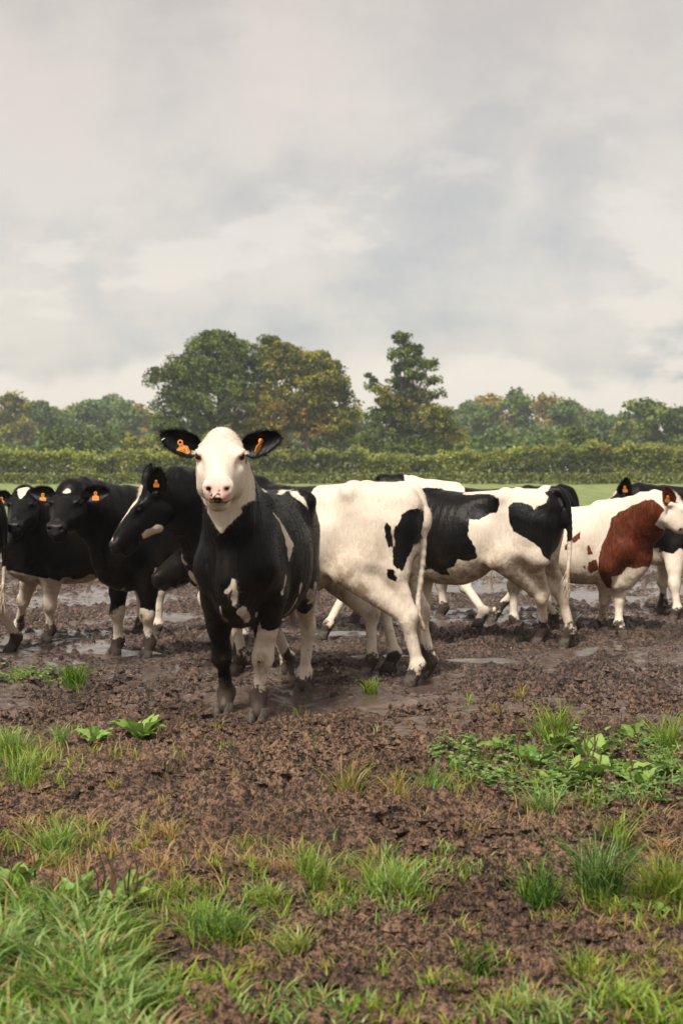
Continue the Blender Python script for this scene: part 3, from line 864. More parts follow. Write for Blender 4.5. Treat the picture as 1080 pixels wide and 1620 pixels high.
def hgt(x, y):
    """height of the ground (m), plus wetness and pasture masks"""
    x = np.asarray(x, np.float64); y = np.asarray(y, np.float64)
    wx = x + 0.06*vnoise(x*3.1, y*3.1, seed=41); wy = y + 0.06*vnoise(x*3.1, y*3.1, seed=42)
    broad = 0.035*fbm(x*0.55, y*0.55, oct=3, seed=1)
    pasture = sstep(26, 40, y + 6*vnoise(x*0.25, y*0.25, seed=71))
    churn = np.clip(0.62 + 0.55*vnoise(x*0.7, y*0.7, seed=55) + 0.25*sstep(7.2, 9.0, y), 0.25, 1.15)
    churn = churn*(1 - 0.35*sstep(6.4, 5.0, y))
    f1, r1 = worley(wx*3.9, wy*3.9, 3)
    f2, r2 = worley(wx*8.6 + 3, wy*8.6, 4)
    f3, r3 = worley(wx*19 + 3, wy*19, 6)
    l1 = (np.sqrt(np.clip(1 - (f1*1.25)**2, 0, 1)) - 0.6)*(0.3 + r1)
    l2 = (np.sqrt(np.clip(1 - (f2*1.25)**2, 0, 1)) - 0.6)*(0.3 + r2)
    l3 = (np.sqrt(np.clip(1 - (f3*1.25)**2, 0, 1)) - 0.6)*(0.3 + r3)
    clod = 0.075*l1 + 0.085*l2 + 0.050*l3
    fp1, rp1 = worley(wx*6.4 + 9, wy*6.4, 44); fp2, rp2 = worley(wx*13.5 + 1, wy*13.5, 47)
    pit = -0.060*sstep(0.50, 0.16, fp1)*(rp1 > 0.45) - 0.038*sstep(0.5, 0.16, fp2)*(rp2 > 0.4)
    fine = 0.020*fbm(x*22, y*22, oct=3, seed=9)
    fh_, rh_ = worley(wx*2.1, wy*2.1, 12)                         # hoof prints
    hoof = -0.085*sstep(0.26, 0.14, fh_)*(rh_ > 0.35) + 0.016*np.exp(-((fh_-0.30)/0.06)**2)*(rh_ > 0.35)
    z = broad - 0.012 + churn*(clod + fine + hoof + pit)*(1 - pasture) + pasture*(0.05*fbm(x*0.9, y*0.9, oct=3, seed=81))
    # wet flats: water and slurry lie level in the hollows
    wet = np.zeros_like(x)
    for cx, cy, rx, ry in PUD:
        q = np.sqrt(((x-cx)/rx)**2 + ((y-cy)/ry)**2) + 0.35*vnoise(x*2.6, y*2.6, seed=23)
        k = sstep(1.25, 0.55, q)
        z = z - 0.012*k
        wet = np.maximum(wet, k)
    slur = sstep(8.8, 10.8, y + 0.9*vnoise(x*0.8, y*0.8, seed=29))*(1-pasture)
    lev = -0.042 + 0.066*sstep(-0.55, 0.22, fbm(x*0.75, y*0.55, oct=3, seed=33))
    lw = np.maximum(lev, -0.045 + 0.055*sstep(0.2, 0.6, wet))
    flat = sstep(0.012, -0.004, z - broad - lw)*np.maximum(slur*0.95, sstep(0.25, 0.6, wet))
    z = z*(1-flat) + (lw + broad*0.6 + (z - lw)*0.05)*flat
    near = (y > 8.5) & (y < 17.5)
    for hx, hy in HOOVES:                                          # trodden prints under the animals
        m = near & (np.abs(x - hx) < 0.5) & (np.abs(y - hy) < 0.9)
        if m.any():
            w_ = np.exp(-(((x[m]-hx)/0.17)**2 + ((y[m]-hy+0.20)/0.42)**2)**1.5)
            z[m] = z[m]*(1-w_) + (-0.026 + 0.22*(z[m]+0.02))*w_
    return z, flat, pasture, slur
def build_ground():
    ys = [-40, -15, -5, 0, 1.2, 2.2, 2.9]
    n = 1010
    ys += list(3.3*np.exp(np.linspace(0, math.log(27/3.3), n)))
    ys += list(27*np.exp(np.linspace(0.012, math.log(700/27), 80)))
    ys = np.array(ys)
    m = 400
    u = np.linspace(-1, 1, m)
    out = np.array([1.15, 1.5, 2.2, 4, 9, 20, 50])
    u = np.concatenate([-out[::-1], u, out])
    half = 0.272*np.maximum(ys, 3.3) + 0.10
    X = np.clip(u[None, :]*half[:, None], -258 - 0*half[:, None], 258) + u[None, :]*0.02; Y = np.broadcast_to(ys[:, None], X.shape)
    Z, flat, past, slur = hgt(X.ravel(), Y.ravel())
    fade = np.ones_like(Z)
    yy = Y.ravel(); fade = sstep(400, 150, yy)*sstep(2.0, 3.3, yy)
    Z = Z*fade
    V = np.stack([X.ravel(), yy, Z], 1)
    r, c = X.shape
    idx = np.arange(r*c).reshape(r, c)
    Q = np.stack([idx[:-1, :-1], idx[:-1, 1:], idx[1:, 1:], idx[1:, :-1]], -1).reshape(-1, 4)
    mt, t, b = mat_new('trampled_mud_and_pasture')
    co = objco(t)
    n1 = noise_n(t, objco(t, (1, 0.6, 1)), 1.7, 6, 0.65); n2 = noise_n(t, objco(t, (1, 0.55, 1)), 38, 5, 0.68); n3 = noise_n(t, objco(t, (1, 0.45, 1)), 110, 4, 0.7)
    k = math_n(t, 'ADD', math_n(t, 'MULTIPLY', n2, 0.55), math_n(t, 'MULTIPLY', n3, 0.45))  # crumb colours, with pit shade and bright tops painted into their contrast
    dry = mix_n(t, ramp_n(t, k, 0.43, 0.60), (0.022, 0.012, 0.007), (0.42, 0.250, 0.150))
    damp = mix_n(t, ramp_n(t, k, 0.43, 0.60), (0.014, 0.009, 0.007), (0.32, 0.212, 0.158))
    c = mix_n(t, attr(t, 'slurry'), dry, damp)
    c = mix_n(t, ramp_n(t, n1, 0.42, 0.62, 0, 1.0), c, mix_n(t, 1.0, c, (0.58, 0.54, 0.52), 'MULTIPLY'))
    straw = noise_n(t, objco(t, (1, 0.35, 1)), 60, 4, 0.7)
    c = mix_n(t, math_n(t, 'MULTIPLY', ramp_n(t, straw, 0.64, 0.70), math_n(t, 'SUBTRACT', 0.7, math_n(t, 'MULTIPLY', attr(t, 'slurry'), 0.65))), c, (0.26, 0.17, 0.085))
    wet = ramp_n(t, attr(t, 'wet'), 0.25, 0.62)
    c = mix_n(t, wet, c, mix_n(t, n2, (0.070, 0.049, 0.040), (0.15, 0.108, 0.088)))
    g1 = noise_n(t, objco(t, (1, 0.12, 1)), 1.4, 5, 0.6); g2 = noise_n(t, objco(t, (1, 0.3, 1)), 9, 4, 0.6)
    gr = mix_n(t, ramp_n(t, g1, 0.35, 0.65), (0.160, 0.220, 0.050), (0.270, 0.320, 0.100))
    gr = mix_n(t, ramp_n(t, g2, 0.45, 0.75, 0, 0.5), gr, (0.070, 0.110, 0.025))
    pas = ramp_n(t, math_n(t, 'ADD', attr(t, 'pasture'), math_n(t, 'MULTIPLY', math_n(t, 'SUBTRACT', n1, 0.5), 0.8)), 0.35, 0.65)
    c = mix_n(t, pas, c, gr)
    L(t, c, b.inputs['Base Color'])
    rg = math_n(t, 'SUBTRACT', 0.74, math_n(t, 'MULTIPLY', math_n(t, 'ADD', 0.35, attr(t, 'slurry')), math_n(t, 'MULTIPLY', ramp_n(t, n2, 0.38, 0.6), 0.32)))
    rg = mix_n(t, wet, rg, ramp_n(t, n2, 0.3, 0.7, 0.06, 0.24))
    L(t, rg, b.inputs['Roughness'])
    b.inputs['Specular IOR Level'].default_value = 0.5
    hb = math_n(t, 'ADD', math_n(t, 'MULTIPLY', n2, 1.0), math_n(t, 'MULTIPLY', n3, 0.55))
    hb = math_n(t, 'MULTIPLY', hb, math_n(t, 'SUBTRACT', 1.0, math_n(t, 'MULTIPLY', wet, 0.965)))
    bump(t, b, hb, 1.0, 0.04)
    g = obj('ground', mesh_np('ground', V, Q, mt, {'wet': flat*fade, 'pasture': past, 'slurry': slur}))
    tag(g, kind='structure')
    return mt
MUD = build_ground()

# ------------------------------------------------------------------ foliage
def leaf_material(name, rough=0.6, trans=0.35, vary=0.35):
    m, t, b = mat_new(name)
    c = attr(t, 'col', 'Vector')
    n = noise_n(t, objco(t), 0.7, 3, 0.6)
    c2 = mix_n(t, ramp_n(t, n, 0.3, 0.7, 0, vary), c, mix_n(t, 1.0, c, (1.35, 1.2, 0.9), 'MULTIPLY'))
    L(t, c2, b.inputs['Base Color']); b.inputs['Roughness'].default_value = rough; b.inputs['Specular IOR Level'].default_value = 0.25
    tr = N(t, 'ShaderNodeBsdfTranslucent'); L(t, c2, tr.inputs[0])
    mx = N(t, 'ShaderNodeMixShader'); mx.inputs[0].default_value = trans
    L(t, b.outputs[0], mx.inputs[1]); L(t, tr.outputs[0], mx.inputs[2])
    L(t, mx.outputs[0], t.nodes['Material Output'].inputs[0])
    return m
M['leaf'] = leaf_material('tree_leaves', 0.65, 0.25)
M['grass'] = leaf_material('grass_blades', 0.42, 0.45, 0.2)
M['dock'] = leaf_material('broad_leaves', 0.38, 0.30, 0.2)
M['bark'] = simple('bark', (0.035, 0.028, 0.02), (0.09, 0.07, 0.05), 6, 0.9, 0.8, 0.05)

def rand_dirs(r, n):
    v = r.normal(size=(n, 3)); return v / np.linalg.norm(v, axis=1, keepdims=True)
def leaf_quads(r, C, size, cols, up=0.35):
    """folded leaf-spray faces at centres C"""
    n = len(C); nn = rand_dirs(r, n); nn[:, 2] += up; nn /= np.linalg.norm(nn, axis=1, keepdims=True)
    a = np.cross(nn, rand_dirs(r, n)); a /= np.maximum(np.linalg.norm(a, axis=1, keepdims=True), 1e-6)
    b = np.cross(nn, a)
    sz = (np.asarray(size)*r.uniform(0.55, 1.3, n))[:, None]
    p0 = C - a*sz*0.5; p2 = C + a*sz*0.5
    p1 = C + b*sz*0.34 + nn*sz*0.12; p3 = C - b*sz*0.34 + nn*sz*0.12
    V = np.stack([p0, p1, p2, p3], 1).reshape(-1, 3)
    return V, np.arange(4*n).reshape(-1, 4), np.repeat(cols, 4, 0)
def tubes(paths, nseg=7):
    V, Q = [], []
    for pts, rs in paths:
        pts = np.array(pts, float); base = sum(len(v) for v in V)
        ring = []
        for i, p in enumerate(pts):
            d = unit(pts[min(i+1, len(pts)-1)] - pts[max(i-1, 0)])
            s1 = unit(np.cross(d, (0.3, 0.9, 0.2))); s2 = np.cross(d, s1)
            for k in range(nseg):
                a = 2*math.pi*k/nseg; ring.append(p + rs[i]*(math.cos(a)*s1 + math.sin(a)*s2))
        V.append(np.array(ring))
        for i in range(len(pts)-1):
            for k in range(nseg):
                Q.append((base+i*nseg+k, base+i*nseg+(k+1) % nseg, base+(i+1)*nseg+(k+1) % nseg, base+(i+1)*nseg+k))
    return np.concatenate(V), np.array(Q)
def crown(seed, lobes, n_leaf, size, palette, clump=1.0, density_core=0.25, up=0.35):
    """lobes: (x,y,z, rx,ry,rz, weight, palette index); leaves gather in clumps on and under each lobe's surface"""
    r = np.random.default_rng(seed); VV, QQ, CC = [], [], []; base = 0; centres = []
    W = np.array([l[6] for l in lobes], float); W /= W.sum()
    for l, w_ in zip(lobes, W):
        c = np.array(l[:3]); rr = np.array(l[3:6]); n = int(n_leaf*w_)
        nc = max(4, int(2.4*(rr[0]*rr[2]*4)/(clump*clump)))
        dv = rand_dirs(r, nc); dv[:, 2] = np.where(dv[:, 2] < -0.45, -dv[:, 2], dv[:, 2])
        rad_ = np.where(r.random(nc) < density_core, r.uniform(0.35, 0.75, nc), r.uniform(0.78, 1.06, nc))
        cc = c + dv*rr*rad_[:, None]; centres.append(cc)
        cr = clump*r.uniform(0.45, 1.05, nc)
        pk = r.integers(0, nc, n)
        off = rand_dirs(r, n)*(cr[pk]*r.uniform(0.25, 1.0, n)**0.6)[:, None]*np.array((1.1, 1.1, 0.75))
        P = cc[pk] + off
        pal = np.array(palette[l[7]])
        t1 = np.clip(0.45 + 0.36*r.normal(size=nc)[pk] + 0.20*r.normal(size=n), 0, 1)
        cols = pal[0] + (pal[1]-pal[0])*t1[:, None]
        V, Q, C_ = leaf_quads(r, P, size, cols, up)
        VV.append(V); QQ.append(Q + base); CC.append(C_); base += len(V)
    return np.concatenate(VV), np.concatenate(QQ), np.concatenate(CC), centres
def tree(name, label, loc, seed, lobes, n_leaf, size, palette, trunk_h, trunk_r, group=None, clump=1.0, cat='tree'):
    root = empty(name, loc); tag(root, label, cat, group)
    V, Q, C_, cen = crown(seed, lobes, n_leaf, size, palette, clump)
    obj('crown', mesh_np('crown', V, Q, M['leaf'], {'col': C_}), root)
    r = random.Random(seed); paths = []
    top = np.array((0, 0, trunk_h))
    paths.append(([(0, 0, -0.3), (0.03, 0, trunk_h*0.35), (0.08, 0.05, trunk_h*0.7), top], [trunk_r*1.35, trunk_r, trunk_r*0.85, trunk_r*0.6]))
    for l in lobes:
        c = np.array(l[:3]); st = np.array((0.05, 0.03, trunk_h*r.uniform(0.55, 1.0)))
        mid = st*0.5 + c*0.5 + np.array((r.uniform(-.4, .4), r.uniform(-.4, .4), -0.3))
        paths.append(([st, mid, c], [trunk_r*0.42, trunk_r*0.28, trunk_r*0.12]))
        for k in range(3):
            e = c + np.array((r.uniform(-1, 1)*l[3], r.uniform(-1, 1)*l[4], r.uniform(-.2, 1)*l[5]))*0.85
            paths.append(([mid*0.3 + c*0.7, (c+e)/2 + (0, 0, 0.15), e], [trunk_r*0.16, trunk_r*0.11, trunk_r*0.04]))
    V, Q = tubes(paths)
    obj('trunk', mesh_np('trunk', V, Q, M['bark']), root)
    return root
def px_lobes(d, base_px, items):
    """crown lobes from photo positions at distance d: (px, py, rx, ry, weight, palette) -> tree-local metres"""
    k = d/FPX; bx = (base_px-540)*k; out = []
    for i, (px, py, rx, ry, w_, p) in enumerate(items):
        dy = 1.6*math.sin(i*2.4)
        out.append(((px-540)*k - bx, dy, CAM_H + (HOR-py)*k, rx*k, rx*k*0.95, ry*k, w_, p))
    return out
G_DARK = [(0.018, 0.040, 0.009), (0.188, 0.250, 0.043)]
G_OLIVE = [(0.037, 0.057, 0.009), (0.362, 0.338, 0.053)]
G_RUST = [(0.088, 0.077, 0.015), (0.338, 0.237, 0.045)]
G_FAR = [(0.062, 0.112, 0.033), (0.200, 0.275, 0.075)]
G_FARO = [(0.138, 0.131, 0.025), (0.413, 0.300, 0.056)]
PAL = [G_DARK, G_OLIVE, G_RUST, G_FAR, G_FARO]

D1 = 172.0
tree('oak_tree', 'tall dark green oak behind the hedge, left half of the big pair', ((345-540)*D1/FPX, D1, 0), 5,
     px_lobes(D1, 345, [(340, 572, 48, 46, 2.2, 0), (300, 602, 44, 40, 1.8, 0), (268, 600, 30, 20, .7, 0), (385, 590, 42, 45, 1.8, 0), (350, 630, 62, 50, 2.4, 0), (290, 655, 45, 45, 1.6, 0),
                        (400, 650, 55, 55, 1.8, 1), (268, 690, 25, 32, .8, 0), (330, 688, 60, 34, 1.5, 0), (350, 545, 26, 18, .8, 0)]), 52000, 0.28, PAL, 6.5, 0.5, clump=0.95)
tree('oak_tree', 'tall olive and rust oak behind the hedge, right half of the big pair', ((485-540)*D1/FPX, D1+2, 0), 6,
     px_lobes(D1+2, 485, [(440, 575, 36, 32, 1.2, 1), (480, 585, 42, 34, 1.4, 1), (515, 606, 34, 34, 1.2, 1), (465, 625, 58, 45, 1.8, 1), (525, 645, 42, 40, 1.4, 1), (430, 665, 50, 45, 1.4, 2),
                          (490, 675, 55, 40, 1.6, 2), (545, 680, 30, 36, 1.0, 1), (432, 550, 22, 14, .5, 0), (505, 572, 18, 14, .4, 1)]), 48000, 0.28, PAL, 6, 0.45, clump=0.92)
D2 = 165.0
tree('poplar_tree', 'ragged tree with one tall thin leader, right of the big oaks', ((645-540)*D2/FPX, D2, 0), 9,
     px_lobes(D2, 645, [(636, 540, 15, 11, .5, 0), (648, 556, 17, 12, .55, 0), (630, 566, 16, 12, .5, 0), (655, 575, 18, 12, .55, 0), (676, 582, 15, 12, .4, 0), (638, 588, 18, 14, .6, 0), (660, 600, 17, 12, .45, 0),
                        (682, 606, 12, 8, .22, 0), (628, 610, 18, 13, .5, 0), (646, 622, 24, 14, .7, 0), (600, 624, 15, 10, .3, 1), (588, 610, 9, 9, .14, 0), (584, 598, 6, 7, .09, 0), (618, 640, 26, 16, .8, 1), (668, 632, 24, 14, .7, 1), (692, 626, 12, 7, .2, 0),
                        (645, 655, 45, 24, 1.5, 1), (610, 672, 38, 30, 1.3, 0), (685, 668, 34, 26, 1.2, 1), (650, 690, 55, 28, 1.7, 0), (600, 700, 36, 22, 1.0, 0), (705, 695, 34, 24, 1.1, 1), (660, 710, 70, 16, 1.3, 0)]), 30000, 0.27, PAL, 9.5, 0.30, clump=0.55)
# far wood edges either side: every tree its own
FAR_L = [(12, 632, 70, 1, 'olive tree at the left picture edge in the far wood'), (48, 655, 60, 3, 'second tree from the left edge in the far wood'),
         (92, 662, 55, 3, 'low rounded tree in the far wood above the starred heifer'), (132, 644, 62, 3, 'pale tree between two rounded ones in the left far wood'),
         (182, 634, 84, 3, 'broad blue-green tree, tallest of the left far wood'), (228, 650, 58, 4, 'tawny tree of the far wood just left of the oaks'),
         (262, 664, 60, 3, 'far tree half hidden by the left oak'), (72, 648, 64, 3, 'far tree filling the gap right of the second from the left edge'),
         (112, 652, 60, 1, 'olive far tree left of the pale one'), (158, 650, 56, 3, 'narrow far tree left of the broad blue-green one'), (208, 648, 60, 3, 'far tree right of the broad blue-green one'), (30, 646, 60, 3, 'far tree behind the olive one at the left edge')]
FAR_R = [(700, 655, 60, 3, 'far tree half hidden by the ragged tree'), (742, 646, 66, 3, 'green far tree right of the ragged tree'), (785, 636, 70, 4, 'orange-tinged tree in the right far wood'),
         (822, 628, 60, 3, 'tallest tree of the right far wood'), (858, 634, 76, 4, 'golden tree right of the tallest in the far wood'), (906, 652, 60, 1, 'olive tree between golden and low far trees'),
         (945, 662, 66, 3, 'low bluish tree in the right far wood'), (988, 672, 50, 1, 'smallest tree of the right far wood'), (1038, 646, 104, 0, 'broad dark green tree near the right edge'),
         (1092, 652, 80, 0, 'dark tree cut by the right picture edge'), (762, 650, 70, 3, 'far tree left of the orange-tinged one'), (884, 644, 64, 3, 'far tree right of the golden one'), (926, 656, 60, 3, 'far tree before the low bluish one'), (966, 664, 60, 3, 'far tree left of the smallest'), (1008, 664, 60, 3, 'far tree left of the broad dark green one'),
         (570, 662, 60, 3, 'far tree showing between oak and ragged tree'), (480, 655, 80, 3, 'far tree behind the rust oak')]
for i, (px, ty, wd, pal, lab) in enumerate(FAR_L + FAR_R):
    d = 290 + (i*37) % 50 if pal != 0 else 235.0
    k = d/FPX; Hh = CAM_H + (HOR-ty)*k; Wm = wd*k*0.62
    rr_ = random.Random(i+50); lob = []
    for j in range(7):
        zc = Hh*(0.26 + 0.115*j); sp = Wm*(1.05 - 0.55*abs(j/6 - 0.35))
        lob.append((rr_.uniform(-.55, .55)*sp, rr_.uniform(-.5, .5)*sp, zc, sp*rr_.uniform(.55, .8), sp*.6, Hh*rr_.uniform(.12, .17), 1, pal))
    lob.append((rr_.uniform(-.2, .2)*Wm, 0, Hh*0.90, Wm*.5, Wm*.5, Hh*.10, .7, pal))
    tree('far_tree', lab, ((px-540)*k, d, 0), 100+i, lob, 3900, 0.66, PAL, Hh*0.5, 0.3, 'trees of the far wood', clump=1.3)

# understorey that closes the wood at ground level
def thicket(name, label, x0, x1, y, h0, seed, palettes, n, size):
    r = np.random.default_rng(seed)
    x = r.uniform(x0, x1, n); hh_ = h0*(1 + 0.28*fbm(x*0.23, x*0+seed, oct=3, seed=seed))
    u = r.uniform(0, 1, n)**0.7
    P = np.stack([x, y + r.normal(0, 1.0, n)*1.2, u*hh_], 1)
    pi_ = np.clip(((vnoise(x*0.3, x*0+3, seed=seed)+1)/2*len(palettes)).astype(int), 0, len(palettes)-1)
    lo = np.array([p[0] for p in palettes])[pi_]; hi = np.array([p[1] for p in palettes])[pi_]
    t_ = np.clip(0.35 + 0.35*r.normal(size=n), 0, 1)[:, None]
    V, Q, C_ = leaf_quads(r, P, size, lo + (hi-lo)*t_)
    o = obj(name, mesh_np(name, V, Q, M['leaf'], {'col': C_})); tag(o, label, 'undergrowth', kind='stuff')
thicket('undergrowth', 'dark undergrowth at the foot of the trees behind the hedge', -75, 75, 184, 5.0, 3, [G_DARK, G_FAR, G_OLIVE], 24000, 0.6)
thicket('undergrowth', 'hazy undergrowth at the foot of the far wood', -95, 95, 340, 10.0, 4, [G_FAR, G_FAR, G_FARO], 20000, 1.1)

# hedge along the field
def hedge():
    r = np.random.default_rng(77); n = 80000
    root = empty('hedge', (0, 143, 0)); tag(root, 'long clipped hedge with pale leafy top along the far side of the field', 'hedge')
    x = r.uniform(-46, 46, n)
    bw = 2.3; bi = np.floor((x + 0.7*vnoise(x*0.8, x*0, seed=2))/bw).astype(int); br = np.random.default_rng(5).random((60, 4)); bb = br[bi % 60]
    fx_ = (x/bw - np.floor(x/bw)) - 0.5
    top = 2.18 + 0.62*bb[:, 0] - 0.9*fx_**2 + 0.24*fbm(x*0.9, x*0, oct=3, seed=6) + 0.45*sstep(14, 19, x)
    u = r.random(n); face = r.random(n)
    z = np.where(face < 0.45, top*(1 + 0.05*r.normal(size=n)), top*u**0.8)
    bul = 1.25*(0.82 + 0.22*fbm(x*0.55, z*0.7, oct=3, seed=16))
    y = np.where(face < 0.45, r.uniform(-1.1, 1.1, n), -bul + np.abs(r.normal(0, 0.25, n)))
    low = r.random(n) < 0.16
    z = np.where(low, r.uniform(0, 0.9, n), z); y = np.where(low, -1.25 - r.random(n)*0.5, y)
    sh = (r.random(n) < 0.07) & ~low                                   # upright shoots above the top
    z = np.where(sh, top + r.uniform(0, 0.6, n)*(0.4 + 0.6*(vnoise(x*1.3, x*0, seed=5) > 0)), z)
    pn = fbm(x*0.30, z*0.35, oct=3, seed=66)
    dark = np.array((0.020, 0.038, 0.010)); mid = np.array((0.190, 0.215, 0.040)); pale = np.array((0.440, 0.490, 0.120)); rust = np.array((0.16, 0.10, 0.036))
    tt = np.clip(0.40 + 0.5*pn + 0.22*r.normal(size=n), 0, 1)[:, None]
    C_ = dark + (mid-dark)*tt*(0.6 + 1.5*bb[:, 1:2])
    hp_ = sstep(0.85 - 0.5*bb[:, 2], 1.0, z/top)[:, None]*(0.5 + 0.5*bb[:, 3:4])                     # fresh shoots on the clipped top are a paler green
    C_ = C_*(1-hp_*0.85) + pale*(0.6 + 0.5*r.random(n)[:, None])*hp_*0.85
    ru = (fbm(x*0.22 + 40, z*0.5, oct=2, seed=90) > 0.62)[:, None]*(0.75*r.random((n, 1)))
    C_ = C_*(1-ru) + rust*ru
    lc = np.array((0.20, 0.23, 0.060))*(0.5 + 0.9*r.random((n, 1)))
    C_ = np.where(low[:, None], lc, C_)
    V, Q, CC = leaf_quads(r, np.stack([x, y, z], 1), np.where(sh, 0.20, 0.26), C_)
    obj('foliage', mesh_np('foliage', V, Q, M['leaf'], {'col': CC}), root)
    st = []
    rr_ = random.Random(4)
    for i in range(150):
        xx = -45 + i*0.6 + rr_.uniform(-.2, .2); yy = rr_.uniform(-.5, .5)
        st.append(([(xx, yy, -0.2), (xx+rr_.uniform(-.2, .2), yy, 1.1), (xx+rr_.uniform(-.4, .4), yy, 2.2)], [0.07, 0.05, 0.02]))
    V, Q = tubes(st, 5); obj('stems', mesh_np('stems', V, Q, M['bark']), root)
hedge()

# ------------------------------------------------------------------ grass and weeds
def blades(r, base, length, width, lean, cols, droop=0.55):
    """each blade: root pair, middle pair, tip -> one quad and one triangle, bending over"""
    n = len(base)
    th = r.uniform(0, 2*math.pi, n); dr = np.stack([np.cos(th), np.sin(th), np.zeros(n)], 1)
    sdv = np.stack([-np.sin(th), np.cos(th), np.zeros(n)], 1)
    rot = r.uniform(-0.9, 0.9, n); sdv = sdv*np.cos(rot)[:, None] + dr*np.sin(rot)[:, None]
    ln = (np.asarray(length)*r.uniform(0.55, 1.2, n))[:, None]
    le = (np.asarray(lean)*r.uniform(0.2, 1.4, n))[:, None]
    up = np.array((0, 0, 1.0))
    w_ = (np.asarray(width)*r.uniform(0.7, 1.3, n))[:, None]
    p0 = base - up*0.01
    p1 = base + ln*(up*0.45 + dr*le*0.22)
    p2 = base + ln*(up*0.78 + dr*le*0.62)
    p3 = base + ln*(up*(0.78 + 0.20*(1-droop*np.clip(le, 0, 1.6))) + dr*le*1.15)
    V = np.stack([p0 - sdv*w_*0.4, p0 + sdv*w_*0.4, p1 - sdv*w_*0.5, p1 + sdv*w_*0.5, p2 - sdv*w_*0.38, p2 + sdv*w_*0.38, p3], 1).reshape(-1, 3)
    b = (np.arange(n)*7)[:, None]
    Q = np.concatenate([b + np.array((0, 1, 3, 2)), b + np.array((2, 3, 5, 4))]); T = b + np.array((4, 5, 6))
    return V, Q, T, np.repeat(cols, 7, 0)
GC = {'pale': ((0.130, 0.250, 0.050), (0.400, 0.520, 0.190)), 'green': ((0.060, 0.150, 0.012), (0.240, 0.380, 0.055)), 'dark': ((0.018, 0.060, 0.006), (0.110, 0.220, 0.035)),
      'yellow': ((0.210, 0.240, 0.030), (0.470, 0.450, 0.100)), 'straw': ((0.300, 0.190, 0.070), (0.520, 0.370, 0.180)), 'lime': ((0.140, 0.240, 0.018), (0.370, 0.480, 0.075))}
def gcol(r, kind, n):
    a, b = (np.array(c) for c in GC[kind]); return a + (b-a)*np.clip(0.5 + 0.3*r.normal(size=n), 0, 1)[:, None]
def zat(x, y): return hgt(np.atleast_1d(x), np.atleast_1d(y))[0]
TUFT = 'grass tufts standing in the mud'
def tuft(px, py, wpx, hpx, kind, label, n=90, seed=0, mix=None):
    r = np.random.default_rng(seed + int(px)); c = gnd(px, py); m_ = c[1]/FPX
    R_, Hh = wpx*m_*0.5, hpx*m_
    a = r.uniform(0, 2*math.pi, n); q = np.sqrt(r.random(n))*R_*0.62
    bx, by = q*np.cos(a), q*np.sin(a)*1.25
    z = zat(c[0]+bx, c[1]+by); z0 = float(z.mean())
    cols = gcol(r, kind, n)
    if mix: 
        k = r.random(n) < mix[1]; cols[k] = gcol(r, mix[0], int(k.sum()))
    V, Q, T, C_ = blades(r, np.stack([bx, by, z - z0], 1), Hh*1.25, max(0.0045, 1.5*m_), 0.35 + 0.75*q/max(R_*0.6, 1e-3), cols)
    # lean outwards from the tuft's middle
    o = obj('grass_tuft', mesh_np('grass_tuft', V, [Q, T], M['grass'], {'col': C_}), loc=(c[0], c[1], z0))
    tag(o, label, 'grass tuft', TUFT)
